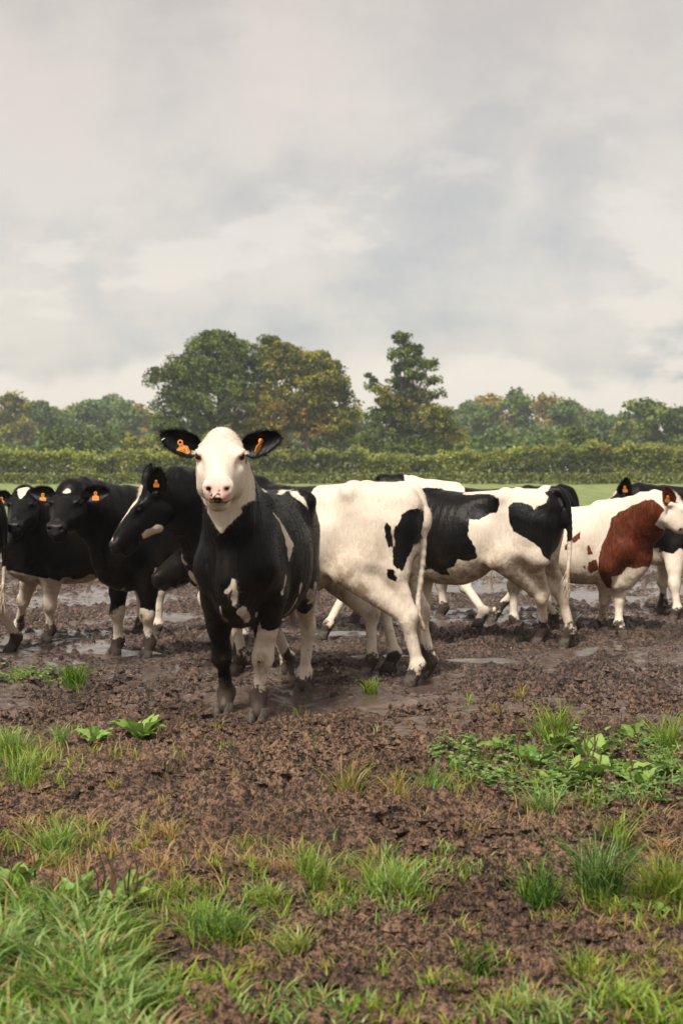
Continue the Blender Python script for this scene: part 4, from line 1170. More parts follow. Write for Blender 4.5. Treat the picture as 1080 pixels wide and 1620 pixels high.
for a in [
    (119, 1100, 52, 30, 'green', 'round green tuft at left, nearest below the starred heifer\'s hooves', 190, 1),
    (20, 1190, 80, 44, 'pale', 'wide pale tuft at the left edge, upper one', 260, 2, ('lime', .3)),
    (38, 1236, 84, 40, 'lime', 'ragged tuft at the left edge below the wide pale one', 210, 3, ('pale', .4)),
    (94, 1168, 32, 28, 'pale', 'small pale tuft just left of the dock by the mud', 70, 4),
    (150, 1192, 30, 18, 'yellow', 'tiny yellowish tuft left below the broad-leaved dock', 40, 5, ('straw', .4)),
    (585, 1106, 34, 20, 'green', 'little bright tuft in the mud below the white hindquarters', 90, 6, ('yellow', .4)),
    (822, 1112, 30, 14, 'yellow', 'tiny dull tuft alone in the mud right of centre', 40, 7, ('straw', .5)),
    (741, 1120, 14, 16, 'lime', 'single sprig of grass in the mud below the heart-patched heifer', 14, 8),
    (786, 1142, 26, 16, 'straw', 'tiny straw-coloured tuft above the weedy patch', 40, 9, ('yellow', .5)),
    (870, 1176, 84, 46, 'green', 'dense upright tuft at the top of the weedy patch on the right', 240, 10, ('lime', .4)),
    (1062, 1205, 70, 50, 'lime', 'tall tuft at the right edge among the weeds', 220, 11, ('pale', .3)),
    (690, 1258, 74, 48, 'pale', 'drooping pale tuft at the left end of the weedy patch', 210, 12, ('green', .5)),
    (634, 1274, 56, 36, 'straw', 'straw-coloured tuft left of the drooping pale one', 90, 13, ('yellow', .5)),
    (552, 1268, 60, 48, 'lime', 'half-dry tuft standing alone left of the weedy patch', 130, 14, ('straw', .45)),
    (856, 1292, 70, 50, 'pale', 'spiky pale tuft below the middle of the weedy patch', 130, 15, ('green', .4)),
    (975, 1338, 56, 48, 'lime', 'leafy bright tuft on the right below the weedy patch', 90, 16, ('green', .4)),
    (848, 1414, 86, 50, 'green', 'dark low tuft in the lower right', 210, 17, ('dark', .5)),
    (950, 1418, 96, 86, 'dark', 'tall dark arching tuft in the lower right', 290, 18, ('pale', .35)),
    (1046, 1424, 90, 66, 'yellow', 'yellowing tuft at the right edge in the lower right', 230, 19, ('green', .5)),
    (88, 1346, 82, 46, 'pale', 'pale tuft at left above the broad leaves with brown stalks', 170, 20, ('lime', .5)),
    (628, 1408, 130, 50, 'pale', 'broad pale tuft in the lower middle', 300, 21, ('lime', .5)),
    (495, 1388, 74, 46, 'lime', 'loose tuft left of the broad pale one in the lower middle', 120, 22, ('pale', .4)),
    (422, 1424, 60, 34, 'pale', 'low pale tuft right of the thick foreground grass', 120, 23, ('yellow', .3)),
    (345, 1478, 110, 62, 'green', 'green arching tuft beside the thick foreground grass', 260, 24, ('pale', .3)),
    (462, 1492, 70, 40, 'yellow', 'yellow-green tuft in the lower middle on bare soil', 130, 25, ('pale', .4)),
    (760, 1530, 80, 40, 'green', 'small green tuft near the bottom right of centre', 130, 26, ('dark', .4)),
    (925, 1545, 104, 40, 'green', 'spread green tuft near the bottom right', 140, 27, ('yellow', .4)),
    (800, 1600, 130, 48, 'yellow', 'wide yellow-green tuft on the bottom edge right of centre', 170, 28, ('pale', .5)),
    (262, 1278, 44, 12, 'yellow', 'flat mossy yellow patch of grass left of centre', 70, 29, ('straw', .4)),
    (178, 1250, 22, 12, 'yellow', 'speck of yellow grass on bare mud at left', 30, 30)]:
    tuft(*a)
def grass_field():
    """short grass and dead stalks of the foreground, thick at lower left"""
    r = np.random.default_rng(500); Vs, Qs, Ts, Cs = [], [], [], []; base = 0
    zones = [  # px, py, rx, ry, blades, height px, kind, width mm
        (70, 1545, 140, 80, 1300, 74, 'pale', 8), (70, 1545, 140, 80, 900, 60, 'dark', 7), (150, 1590, 110, 60, 900, 66, 'pale', 8), (40, 1610, 130, 50, 900, 72, 'green', 8), (50, 1470, 110, 40, 600, 50, 'green', 7), (90, 1690, 180, 40, 600, 80, 'pale', 9), (120, 1520, 110, 60, 500, 50, 'lime', 7),
        (200, 1490, 50, 40, 300, 44, 'green', 5), (290, 1585, 110, 55, 420, 34, 'lime', 6), (400, 1550, 120, 70, 320, 26, 'yellow', 5), (470, 1612, 130, 36, 380, 34, 'pale', 6),
        (560, 1605, 100, 30, 220, 28, 'lime', 5), (640, 1625, 80, 20, 130, 28, 'yellow', 5), (1020, 1600, 100, 40, 620, 38, 'lime', 6), (880, 1610, 120, 32, 480, 36, 'pale', 6), (700, 1600, 110, 40, 300, 28, 'lime', 5), (1010, 1430, 90, 40, 300, 30, 'lime', 5), (560, 1420, 120, 30, 300, 26, 'pale', 5), (1060, 1500, 50, 60, 160, 28, 'yellow', 5),
        (330, 1440, 130, 60, 800, 34, 'lime', 4), (250, 1360, 200, 40, 600, 22, 'straw', 4), (420, 1370, 180, 30, 420, 20, 'straw', 4), (60, 1320, 90, 26, 420, 20, 'straw', 4), (560, 1400, 120, 40, 500, 26, 'lime', 4),
        (1050, 1350, 60, 80, 300, 24, 'straw', 4), (980, 1440, 110, 30, 260, 20, 'straw', 4), (760, 1450, 260, 120, 420, 16, 'straw', 4), (500, 1300, 480, 60, 420, 14, 'straw', 3), (800, 1300, 260, 40, 260, 18, 'straw', 3),
        (600, 1200, 420, 70, 200, 12, 'straw', 3), (120, 1180, 120, 70, 160, 14, 'straw', 3), (880, 1240, 210, 55, 700, 24, 'lime', 4), (1040, 1260, 60, 50, 400, 26, 'pale', 4), (690, 1370, 80, 24, 140, 20, 'lime', 4),
        (50, 1085, 70, 14, 160, 12, 'lime', 4), (200, 1180, 190, 60, 120, 16, 'yellow', 4), (430, 1180, 180, 60, 60, 12, 'lime', 4), (300, 1230, 260, 60, 60, 12, 'yellow', 4), (900, 1480, 220, 80, 300, 22, 'lime', 4), (660, 1500, 160, 90, 260, 24, 'lime', 4)]
    zones += [(40, 1215, 80, 50, 420, 24, 'lime', 5), (60, 1330, 90, 40, 300, 26, 'lime', 5), (180, 1330, 120, 26, 220, 18, 'yellow', 4), (420, 1360, 160, 24, 300, 18, 'lime', 4), (640, 1370, 160, 26, 320, 20, 'pale', 4), (900, 1390, 180, 34, 320, 20, 'yellow', 4)]
    for px, py, rx, ry, n, hp_, kind, wmm in zones:
        a = r.uniform(0, 2*math.pi, n); q = r.random(n)**0.62
        X, Y = px + rx*q*np.cos(a), py + ry*q*np.sin(a)
        # gather into small clumps
        k = max(4, n//14); ci = r.integers(0, k, n); X = X[ci] + r.normal(0, 7, n); Y = Y[ci] + r.normal(0, 3.0, n)
        Y = np.clip(Y, 1060, 1720)
        G = np.array([gnd(xx, yy) for xx, yy in zip(X, Y)])
        z = zat(G[:, 0], G[:, 1]); m_ = G[:, 1]/FPX
        cols = gcol(r, kind, n)
        if kind != 'straw':
            kk = r.random(n) < 0.14; cols[kk] = gcol(r, 'straw', int(kk.sum()))
            kk = r.random(n) < 0.15; cols[kk] = gcol(r, 'green', int(kk.sum()))
        V, Q, T, C_ = blades(r, np.stack([G[:, 0], G[:, 1], z], 1), hp_*m_*1.2, wmm/1000*1.15, 0.95 if kind != 'straw' else 1.8, cols)
        Vs.append(V); Qs.append(Q+base); Ts.append(T+base); Cs.append(C_); base += len(V)
    o = obj('grass', mesh_np('grass', np.concatenate(Vs), [np.concatenate(Qs), np.concatenate(Ts)], M['grass'], {'col': np.concatenate(Cs)}))
    tag(o, 'short grass and dead stalks spread over the foreground, thick at lower left', 'grass', kind='stuff')
grass_field()

# broad-leaved docks: every leaf is a part
def dock_leaf(seed, shade):
    r = np.random.default_rng(seed); nu, nv = 9, 5
    u = np.linspace(0, 1, nu)[:, None]; v = np.linspace(-1, 1, nv)[None, :]
    prof = np.clip(np.sin(np.pi*np.clip(u*0.93+0.05, 0, 1)**0.85), 0.05, 1)
    wv = 0.05*np.sin(u*14 + r.uniform(0, 6))*np.abs(v)
    x = u + 0*v; y = 0.27*prof*v; z = 0.55*u - 0.42*u*u + 0.10*np.abs(v)*prof + wv
    V = np.stack([x, y, z], -1).reshape(-1, 3)
    V = np.concatenate([[(0, -0.02, -0.02), (0, 0.02, -0.02)], V])
    idx = 2 + np.arange(nu*nv).reshape(nu, nv)
    Q = np.stack([idx[:-1, :-1], idx[1:, :-1], idx[1:, 1:], idx[:-1, 1:]], -1).reshape(-1, 4)
    V = V[2:]; Q = Q - 2
    a, b = np.array((0.060, 0.150, 0.012)), np.array((0.290, 0.430, 0.110))
    t_ = np.clip(shade + 0.12*r.normal(size=len(V)) + 0.25*(np.abs(np.tile(v, (nu, 1)).ravel()) < 0.1), 0, 1)[:, None]
    return mesh_np('leaf', V, Q, M['dock'], {'col': a + (b-a)*t_})
DOCK_LEAVES = [dock_leaf(i, s_) for i, s_ in enumerate((0.2, 0.45, 0.7, 0.95))]
def dock(px, py, wpx, label, n=9, seed=1, stalks=0, name='dock_plant', rise=0.75, stalk_px=60):
    r = random.Random(seed); c = gnd(px, py); m_ = c[1]/FPX; z0 = float(zat(c[0], c[1])[0])
    root = empty(name, (c[0], c[1], z0)); tag(root, label, 'weed', 'broad-leaved weeds')
    for i in range(n):
        o = obj('leaf', DOCK_LEAVES[r.randrange(4)], root)
        L_ = wpx*m_*0.60*r.uniform(0.6, 1.1)
        a = 2*math.pi*(i*0.382) + r.uniform(-.3, .3)
        o.rotation_euler = (r.uniform(-.35, .35), -r.uniform(0.05, rise), a)
        o.scale = (L_, L_*r.uniform(0.8, 1.15), L_)
        o.location = (0.02*math.cos(a), 0.02*math.sin(a), 0.005)
    for i in range(stalks):
        x, y = r.uniform(-.5, .5)*wpx*m_*0.75, r.uniform(-.3, .3)*wpx*m_*0.6; h_ = stalk_px*m_*r.uniform(0.6, 1.15)
        V, Q = tubes([([(x, y, -0.03), (x+r.uniform(-.02, .02), y, h_*0.6), (x+r.uniform(-.05, .05), y+r.uniform(-.03, .03), h_)], [0.0045, 0.004, 0.0025])], 6)
        obj('stalk', mesh_np('stalk', V, Q, M['stalk']), root)
M['stalk'] = simple('dry_brown_stalk', (0.060, 0.032, 0.014), (0.150, 0.080, 0.035), 30, 0.8, 0.2)
dock(220, 1162, 86, 'broad-leaved dock in the mud left of the white-faced heifer', 11, 3, 1)
dock(150, 1164, 62, 'flat dock plant left of the bigger dock in the mud', 7, 4, 1, rise=0.4)
dock(96, 1082, 26, 'small seedling weed above the round green tuft', 5, 5)
dock(1000, 1172, 84, 'dock plant at the top right of the weedy patch', 10, 6, 2)
dock(846, 1222, 84, 'bright dock plant at the left of the weedy patch', 9, 7, 2)
dock(900, 1240, 96, 'dock plant with brown stalks in the middle of the weedy patch', 11, 8, 4)
dock(968, 1242, 100, 'grey-green dock plant right of the middle in the weedy patch', 11, 9, 3)
dock(795, 1212, 58, 'smaller weed at the left end of the weedy patch', 8, 10)
dock(728, 1186, 44, 'little weed standing off the weedy patch at its upper left', 6, 11)
dock(1050, 1232, 72, 'weed at the right edge inside the weedy patch', 8, 12, 1)
dock(772, 1240, 70, 'weed with pale leaves at the lower left of the weedy patch', 9, 31, 1, rise=0.9)
dock(866, 1252, 76, 'weed at the lower middle of the weedy patch behind the spiky tuft', 9, 32, 1, rise=0.9)
dock(935, 1214, 74, 'weed between the docks high in the weedy patch', 9, 33, 2, rise=1.0)
dock(1010, 1262, 70, 'weed at the lower right of the weedy patch', 9, 34, 1, rise=0.9)
dock(880, 1196, 60, 'weed just under the dense upright tuft', 8, 35, 1, rise=1.0)
dock(1030, 1196, 60, 'weed below the top right dock of the weedy patch', 8, 36, 2, rise=1.0)
dock(812, 1168, 40, 'small weed beside the dense upright tuft', 6, 13)
dock(690, 1368, 40, 'small leafy weed in the lower middle, left of its twin', 6, 14)
dock(750, 1366, 42, 'small leafy weed in the lower middle, right of its twin', 6, 15)
dock(120, 1432, 130, 'big dock with upright brown stalks in the thick foreground grass', 12, 16, 9, rise=1.0, stalk_px=85)
dock(195, 1430, 110, 'dock with a row of brown stalks at the edge of the thick grass', 9, 17, 10, rise=1.0, stalk_px=85)
dock(30, 1400, 100, 'pale dock at the left edge in the thick foreground grass', 9, 18, 3, rise=0.9)
dock(250, 1400, 60, 'low weed among the dead grass right of the brown stalks', 7, 41, rise=0.5)
dock(600, 1432, 60, 'low weed beside the broad pale tuft in the lower middle', 7, 42, rise=0.5)
dock(1030, 1440, 64, 'weed under the yellowing tuft at the right edge', 8, 43, rise=0.7)
dock(1000, 1592, 80, 'pale weed near the bottom right corner', 8, 44, rise=0.6)
dock(440, 1600, 70, 'low weed on the bottom edge left of centre', 7, 45, rise=0.5)
def clover():
    r = np.random.default_rng(9); n = 1000
    zs = [(760, 1232, 50, 26), (830, 1240, 70, 30), (930, 1260, 90, 30), (1020, 1255, 70, 36), (1060, 1225, 40, 40), (720, 1205, 40, 20), (880, 1205, 90, 22), (40, 1085, 70, 9), (1000, 1215, 60, 25)]
    zi = r.integers(0, len(zs), n); P = []
    for i in zi:
        px, py, rx, ry = zs[i]; a = r.uniform(0, 2*math.pi); q = math.sqrt(r.random())
        P.append(gnd(px + rx*q*math.cos(a), py + ry*q*math.sin(a)))
    P = np.array(P); z = zat(P[:, 0], P[:, 1]); h_ = r.uniform(0.02, 0.085, n)
    Vs, Qs, Cs, b = [], [], [], 0
    ang0 = r.uniform(0, 6.28, n)
    for k in range(3):
        a = ang0 + k*2.094; s_ = r.uniform(0.013, 0.022, n)
        d = np.stack([np.cos(a), np.sin(a), r.uniform(-.3, .3, n)], 1); sd = np.stack([-np.sin(a), np.cos(a), r.uniform(-.3, .3, n)], 1)
        c = np.stack([P[:, 0], P[:, 1], z + h_], 1)
        S = s_[:, None]
        V = np.stack([c, c + d*S*0.7 - sd*S*0.62, c + d*S*1.35 - sd*S*0.5, c + d*S*1.5, c + d*S*1.35 + sd*S*0.5, c + d*S*0.7 + sd*S*0.62], 1)
        V[:, [1, 2, 4, 5], 2] += 0.004
        ids = b + np.arange(n)[:, None]*6
        Qs += [ids + np.array((0, 1, 2, 3)), ids + np.array((0, 3, 4, 5))]
        col = np.array((0.070, 0.150, 0.030)) + (np.array((0.230, 0.350, 0.110)) - np.array((0.070, 0.150, 0.030)))*np.clip(0.5 + 0.3*r.normal(size=n), 0, 1)[:, None]
        Vs.append(V.reshape(-1, 3)); Cs.append(np.repeat(col, 6, 0)); b += 6*n
    o = obj('clover', mesh_np('clover', np.concatenate(Vs), np.concatenate(Qs), M['dock'], {'col': np.concatenate(Cs)}, smooth=False))
    tag(o, 'low clover leaves filling the weedy patch at right', 'clover', kind='stuff')
clover()

# crumbs of earth kicked loose
def clods():
    r = np.random.default_rng(21); n = 38000
    Y = r.uniform(1060, 1640, n); X = r.uniform(-60, 1140, n)
    G = np.array([gnd(a, b) for a, b in zip(X, Y)]); z, flat, _, _ = hgt(G[:, 0], G[:, 1])
    keep = (flat < 0.3) & (fbm(G[:, 0]*1.3, G[:, 1]*1.3, oct=2, seed=3) > -0.5); G, z = G[keep], z[keep]; n = len(G)
    ico = np.array([(1, 0, 0), (-1, 0, 0), (0, 1, 0), (0, -1, 0), (0, 0, 1), (0, 0, -1.0)])
    T0 = np.array([(0, 2, 4), (2, 1, 4), (1, 3, 4), (3, 0, 4), (2, 0, 5), (1, 2, 5), (3, 1, 5), (0, 3, 5)])
    sz = np.clip(r.lognormal(-4.35, 0.45, n), 0.006, 0.045)
    V = ico[None]*(1 + 0.33*r.normal(size=(n, 6, 1)))*sz[:, None, None]*r.uniform(0.6, 1.35, (n, 1, 3))
    a = r.uniform(0, 6.28, n); ca, sa = np.cos(a)[:, None], np.sin(a)[:, None]
    V = np.stack([V[..., 0]*ca - V[..., 1]*sa, V[..., 0]*sa + V[..., 1]*ca, V[..., 2]], -1)
    V += np.stack([G[:, 0], G[:, 1], z + sz*0.35], 1)[:, None, :]
    T = (T0[None] + (np.arange(n)*6)[:, None, None]).reshape(-1, 3)
    o = obj('mud_clods', mesh_np('mud_clods', V.reshape(-1, 3), T, MUD, {'wet': np.zeros(6*n), 'pasture': np.zeros(6*n), 'slurry': np.repeat(sstep(8.8, 10.8, G[:, 1]), 6)}, smooth=False))
    tag(o, 'loose crumbs of dark earth strewn over the mud', 'earth', kind='stuff')
clods()

# ------------------------------------------------------------------ the herd
HERD = 'young cattle standing in the trampled mud'
def to_side(pos, heading, s, side_y, pts):
    """photo positions -> (x, z) on the cow's own flank plane"""
    P0 = np.array((pos[0], pos[1], 0)); fw = np.array((math.cos(heading), math.sin(heading), 0)); lf = np.array((-math.sin(heading), math.cos(heading), 0))
    out = []
    for px, py in pts:
        r = ray(px, py); o = np.array((0, 0, CAM_H))
        t = (side_y*s - (o - P0) @ lf) / (r @ lf)
        q = o + r*t - P0
        out.append((q @ fw / s, q[2] / s))
    return np.array(out)
def crop(pts, ox, oy, k): return [(ox + a*k, oy + b*k) for a, b in pts]
def smax(*a): return np.maximum.reduce(a)
def capsule(P, a, b, ra, rb=None):
    rb = ra if rb is None else rb
    a = np.asarray(a); b = np.asarray(b); e = b - a
    t = np.clip(((P - a) @ e) / max(e @ e, 1e-9), 0, 1)
    return np.linalg.norm(P - a - t[:, None]*e, axis=1) - (ra + (rb-ra)*t)      # negative inside
def picker(pos, heading, s, V, z0=0.0):
    """returns f(px, py) -> the cow-local surface point seen there"""
    ca, sa = math.cos(heading), math.sin(heading)
    W = np.stack([V[:, 0]*ca - V[:, 1]*sa, V[:, 0]*sa + V[:, 1]*ca, V[:, 2]], 1)*s + np.array((pos[0], pos[1], z0 - CAM_H))
    yc = W[:, 1]*_cp - W[:, 2]*_sp; zc = W[:, 1]*_sp + W[:, 2]*_cp
    u = 540 + FPX*W[:, 0]/yc; v = 810 - FPX*zc/yc
    def f(px, py):
        d = np.hypot(u - px, v - py); r = 4.0
        while not (d < r).any(): r *= 1.5
        c = np.flatnonzero(d < r)
        return V[c[np.argmin(yc[c])]].astype(float)
    return f
def legs_white(V, zcut, wob=0.03):
    return zcut - V[:, 2] + wob*np.sin(V[:, 0]*37 + V[:, 1]*23)                # positive where white

# ---- heifer with the white face, looking into the lens
hp, hh, hs_ = (-0.485, 10.03), rad(-100.0), 1.0
def patch_hero(V, hl, hm, V0, Nn, ear=False):
    if ear: return np.full(len(V), 0.2)
    pk = picker(hp, hh, hs_, V0, -0.025)
    sd = np.full(len(V), 0.5)                                       # black unless marked
    # white head
    face = np.minimum.reduce([hl[:, 0] + 0.070, 0.60 - hl[:, 0], hl[:, 2] + 0.315, 0.165 - np.abs(hl[:, 1])])
    sd = np.minimum(sd, -face)
    thr = pk(349, 838)
    sd = np.minimum(sd, capsule(V, thr + np.array((-0.02, 0, 0.10)), thr, 0.105, 0.020))
    root_ = np.minimum.reduce([np.abs(hl[:, 1]) - 0.112, 0.055 - hl[:, 0], hl[:, 2] + 0.12])
    sd = np.maximum(sd, np.where(hm, root_, -1))
    def stroke(pts, r):
        nonlocal sd
        q = [pk(*p) for p in pts]
        for i in range(len(q)-1): sd = np.minimum(sd, capsule(V, q[i], q[i+1], r[i], r[i+1]))
    stroke([(424, 764), (452, 772), (472, 782), (491, 803)], (0.022, 0.026, 0.026, 0.006))
    stroke([(434, 810), (448, 830), (463, 862), (461, 886)], (0.004, 0.016, 0.036, 0.004))
    stroke([(456, 910), (449, 940)], (0.008, 0.012))
    stroke([(372, 922), (374, 950), (376, 957)], (0.012, 0.018, 0.012))
    stroke([(355, 940), (367, 933)], (0.014, 0.010))
    stroke([(345, 962), (354, 984)], (0.005, 0.007))
    stroke([(384, 972), (392, 985)], (0.030, 0.020))
    stroke([(408, 972), (407, 1000)], (0.006, 0.012))
    stroke([(478, 928), (475, 942)], (0.016, 0.010))
    stroke([(503, 925), (492, 955)], (0.020, 0.020))
    stroke([(455, 975), (470, 955)], (0.012, 0.014))
    # near foreleg and hind legs white below
    leg_fl = np.minimum(legs_white(V, 0.515, 0.03), np.minimum(V[:, 1] - 0.02, V[:, 0] - 0.1))
    sd = np.minimum(sd, -leg_fl)
    hind = np.minimum(legs_white(V, 0.70), -0.1 - V[:, 0])
    blob = capsule(V, pk(479, 950), pk(484, 968), 0.075, 0.06)
    sd = np.minimum(sd, np.maximum(-hind, -blob))
    rear = np.minimum.reduce([-0.60 - V[:, 0], 1.0 - V[:, 2]])
    sd = np.minimum(sd, -rear)
    return sd
hero_feet = {'fl': gnd(407, 1143, -0.025), 'fr': gnd(354, 1134, -0.025), 'hl': gnd(479, 1101, -0.025), 'hr': gnd(452, 1074, -0.025)}
make_cow(hp, hh, hs_, 'black heifer with white face and orange ear tags, facing the camera, nearest of the herd',
         at(350, 696, 9.20), (0.03, -0.93, -0.36), hero_feet, patch_hero, h=0.0092, muzzle='pink', group=HERD, z0=-0.025,
         ears={1: dict(dir=(-0.05, 1.0, 0.36), face=(0.93, 0.15, 0.30), tagup=(0.25, 0.3, 1.0), tagrot=1.0, number=False, tag=1.0, len=0.21), -1: dict(dir=(-0.05, -1.0, 0.38), face=(0.93, -0.05, 0.30), tagup=(0.0, -0.35, 1.0), len=0.215, number=True, clip=True, tag=1.1)},
         hairy=80000, head_scale=1.06, feet_dir={'fl': (1, .1), 'fr': (1, -.1)})

# ---- black-fronted, white-quartered heifer in profile behind her
ep, eh, es = (-0.26, 11.50), rad(165.0), 1.03
e_side = lambda pts: to_side(ep, eh, es, 0.24, pts)
e_front = e_side([(490, 700), (487, 770), (484, 790), (474, 830), (440, 900), (400, 990), (100, 1010), (100, 700)])
c4 = lambda pts: crop(pts, 430, 740, 0.27778)
e_pol = [e_side(c4(p)) for p in (
    [(770,215),(735,235),(722,285),(700,310),(688,350),(695,400),(682,440),(685,540),(735,575),(750,520),(800,420),(850,330),(850,215)],
    [(655,285),(640,320),(648,380),(660,430),(683,425),(685,380),(675,320)],
    [(650,562),(690,560),(690,580),(705,600),(700,625),(660,615),(652,595)])]
e_thr = e_side([(236, 862), (246, 856), (262, 868), (274, 882), (281, 897)])
e_leg = e_side([(286, 918), (300, 903), (330, 905), (345, 1000), (330, 1100), (300, 1100), (296, 950)])
def patch_e(V, hl, hm, V0, Nn, ear=False):
    if ear: return np.full(len(V), 0.2)
    P = V[:, [0, 2]]
    sd = poly_sd(P, e_front)
    near = V[:, 1] > -0.02
    for p in e_pol: sd = np.maximum(sd, np.where(near, poly_sd(P, p), -0.3))
    far = np.minimum.reduce([-0.03 - V[:, 1], V[:, 2] - 0.88 + 0.1*np.sin(V[:, 2]*30), -0.60 - V[:, 0]])
    sd = np.maximum(sd, far)
    sd = np.where((V[:, 0] < -0.815) & (np.abs(V[:, 1]) < 0.06), np.minimum(sd, -0.05), sd)
    pk = picker(ep, eh, es, V0, -0.025)
    def stroke(pts, rr):
        nonlocal sd
        q = [pk(*p) for p in pts]
        for i in range(len(q)-1): sd = np.minimum(sd, capsule(V, q[i], q[i+1], rr[i], rr[i+1]))
    stroke([(238, 866), (250, 860), (262, 868), (274, 882), (281, 897)], (0.030, 0.040, 0.022, 0.014, 0.012))
    stroke([(300, 912), (303, 925), (306, 950), (310, 975)], (0.030, 0.045, 0.04, 0.04))
    stroke([(288, 916), (300, 925)], (0.012, 0.03))
    sd = np.minimum(sd, -np.minimum(poly_sd(P, e_leg), 0.76 - V[:, 2]))
    sd = np.minimum(sd, -np.minimum(0.45 - V[:, 2], V[:, 0] - 0.2))
    # white blaze down the face and snip on the nose
    bl = 0.034 + 0.014*(hl[:, 0] < 0.1) - 0.035*sstep(0.16, 0.40, hl[:, 0]) - np.abs(hl[:, 1])
    bl = np.minimum(bl, hl[:, 2] + 0.06)
    bl = np.minimum(bl, hl[:, 0] - 0.03)
    sn = 0.05 - np.linalg.norm((hl - np.array((0.50, 0.0, -0.03))) * np.array((1, .6, 1)), axis=1)
    return np.where(hm, np.minimum(sd, -np.maximum(bl, sn)), sd)
make_cow(ep, eh, es, 'heifer with black head and white hindquarters, in profile behind the white-faced one',
         at(238, 770, 11.25), (-0.63, -0.09, -0.75), {'hl': gnd(648, 1087, -0.025), 'hr': gnd(667, 1079, -0.025), 'fr': gnd(343, 1075, -0.025), 'fl': (0.60, 0.15, 0.26, 1)},
         patch_e, h=0.0115, group=HERD, z0=-0.025, knees={'fl': (0.62, 0.16, 0.56)}, tags=(1,), muzzle='dark',
         ears={1: dict(dir=(-0.72, 0.34, 0.60), face=(0.30, 1.0, 0.0), len=0.20, tag=0.6), -1: dict(dir=(-0.60, -0.5, 0.62), face=(0.4, 0.5, 0.6))},
         face_up=(-0.2, -0.12, 1.0), tail=[(-0.66, 0, 1.30), (-0.75, 0, 1.295), (-0.808, 0, 1.19), (-0.812, 0, 0.95), (-0.80, 0.01, 0.72), (-0.785, 0.03, 0.56), (-0.795, 0.05, 0.46), (-0.835, 0.06, 0.37)],
         tail_r=0.017, head_scale=0.92, switch=False, hairy=26000)

# ---- heifer whose legs and lowered muzzle show behind the profile one
kp, kh, ks = (-0.40, 12.28), rad(173.0), 0.93
def patch_k(V, hl, hm, V0, Nn, ear=False):
    if ear: return np.full(len(V), 0.2)
    sd = -np.minimum(legs_white(V, 0.80), -0.1 - V[:, 0])
    sd = np.minimum(sd, -legs_white(V, 0.62))
    return np.maximum(sd, np.minimum(np.minimum(0.33 - V[:, 2], -V[:, 1]), -0.1 - V[:, 0]))
make_cow(kp, kh, ks, 'black heifer mostly hidden, her lowered muzzle below the jaw of another in profile',
         at(318, 846, 12.05), (-0.80, 0.10, -0.58), {'hl': gnd(577, 1072, -0.025), 'hr': gnd(613, 1063, 0.0), 'fl': gnd(374, 1068, -0.025)}, patch_k, group=HERD, z0=-0.025, h=0.018, tags=())

# ---- black heifer with the star
cp_, ch, cs_ = (-1.30, 13.02), rad(-130.0), 0.96
def patch_c(V, hl, hm, V0, Nn, ear=False):
    if ear: return np.full(len(V), 0.2)
    sd = np.full(len(V), 0.4)
    f_l = np.minimum.reduce([0.44 - V[:, 2] + 0.35*(V[:, 0]-0.47), V[:, 1] - 0.0, V[:, 0]])
    f_r = np.minimum.reduce([0.46 - V[:, 2] + 0.9*(V[:, 1]+0.14), -V[:, 1], V[:, 0]])
    sd = np.minimum(sd, np.minimum(-f_l, -f_r))
    sd = np.maximum(sd, 0.075 - np.linalg.norm((V - np.array((0.52, -0.15, 0.42)))*np.array((0.8, 0.8, 0.6)), axis=1))
    sd = np.minimum(sd, -np.minimum(0.60 - V[:, 2], 0.30 - V[:, 0]))
    sd = np.minimum(sd, capsule(V, (0.44, 0.26, 0.74), (0.46, 0.25, 0.64), 0.012, 0.018))
    sd = np.minimum(sd, capsule(V, (0.60, 0.06, 0.56), (0.54, 0.12, 0.54), 0.035, 0.03))
    star = 0.028 - np.linalg.norm((hl - np.array((0.085, 0.008, 0.015)))*np.array((1.3, 0.75, 0.3)), axis=1)
    return np.where(hm, np.minimum(sd, -star), sd)
make_cow(cp_, ch, cs_, 'black heifer with a small white star on her forehead, left of the profile one',
         at(110, 775, 12.15), (-0.075, -0.90, -0.43), {'fr': gnd(180, 1041, -0.025), 'fl': gnd(229, 1046, -0.025)}, patch_c, h=0.0125, group=HERD, z0=-0.025,
         ears={1: dict(dir=(-0.10, 1.0, 0.10), face=(0.90, 0, 0.43), len=0.19), -1: dict(dir=(-0.05, -1.0, 0.12), face=(0.90, 0, 0.43), len=0.19)}, hairy=16000)

# ---- smaller black heifer with a white triangle on the forehead
bp, bh, bs = (-2.12, 14.02), rad(-142.0), 0.92
def patch_b(V, hl, hm, V0, Nn, ear=False):
    if ear: return np.full(len(V), 0.2)
    sd = np.full(len(V), 0.4)
    sd = np.minimum(sd, -np.minimum(0.60 - V[:, 2] + 0.25*(V[:, 0]-0.45), V[:, 0] - 0.15))
    sd = np.minimum(sd, -np.minimum(0.575 - V[:, 2] + 0.05*np.sin(V[:, 0]*9) + 0.03*np.sin(V[:, 0]*23), 0.55 - V[:, 0]))
    sd = np.minimum(sd, capsule(V, (0.62, -0.04, 0.80), (0.60, 0.0, 0.6), 0.05, 0.10))
    sd = np.minimum(sd, capsule(V, (-0.45, 0, 1.36), (-0.12, 0, 1.33), 0.11, 0.06))
    tri = np.minimum.reduce([hl[:, 0] - 0.015, 0.15 - hl[:, 0], (0.155 - hl[:, 0])*0.42 - np.abs(hl[:, 1]), hl[:, 2] + 0.05])
    chin = 0.03 - np.linalg.norm((hl - np.array((0.30, 0.05, -0.25)))*np.array((0.5, 1, 1)), axis=1)
    return np.where(hm, np.minimum(sd, -np.maximum(tri, chin)), sd)
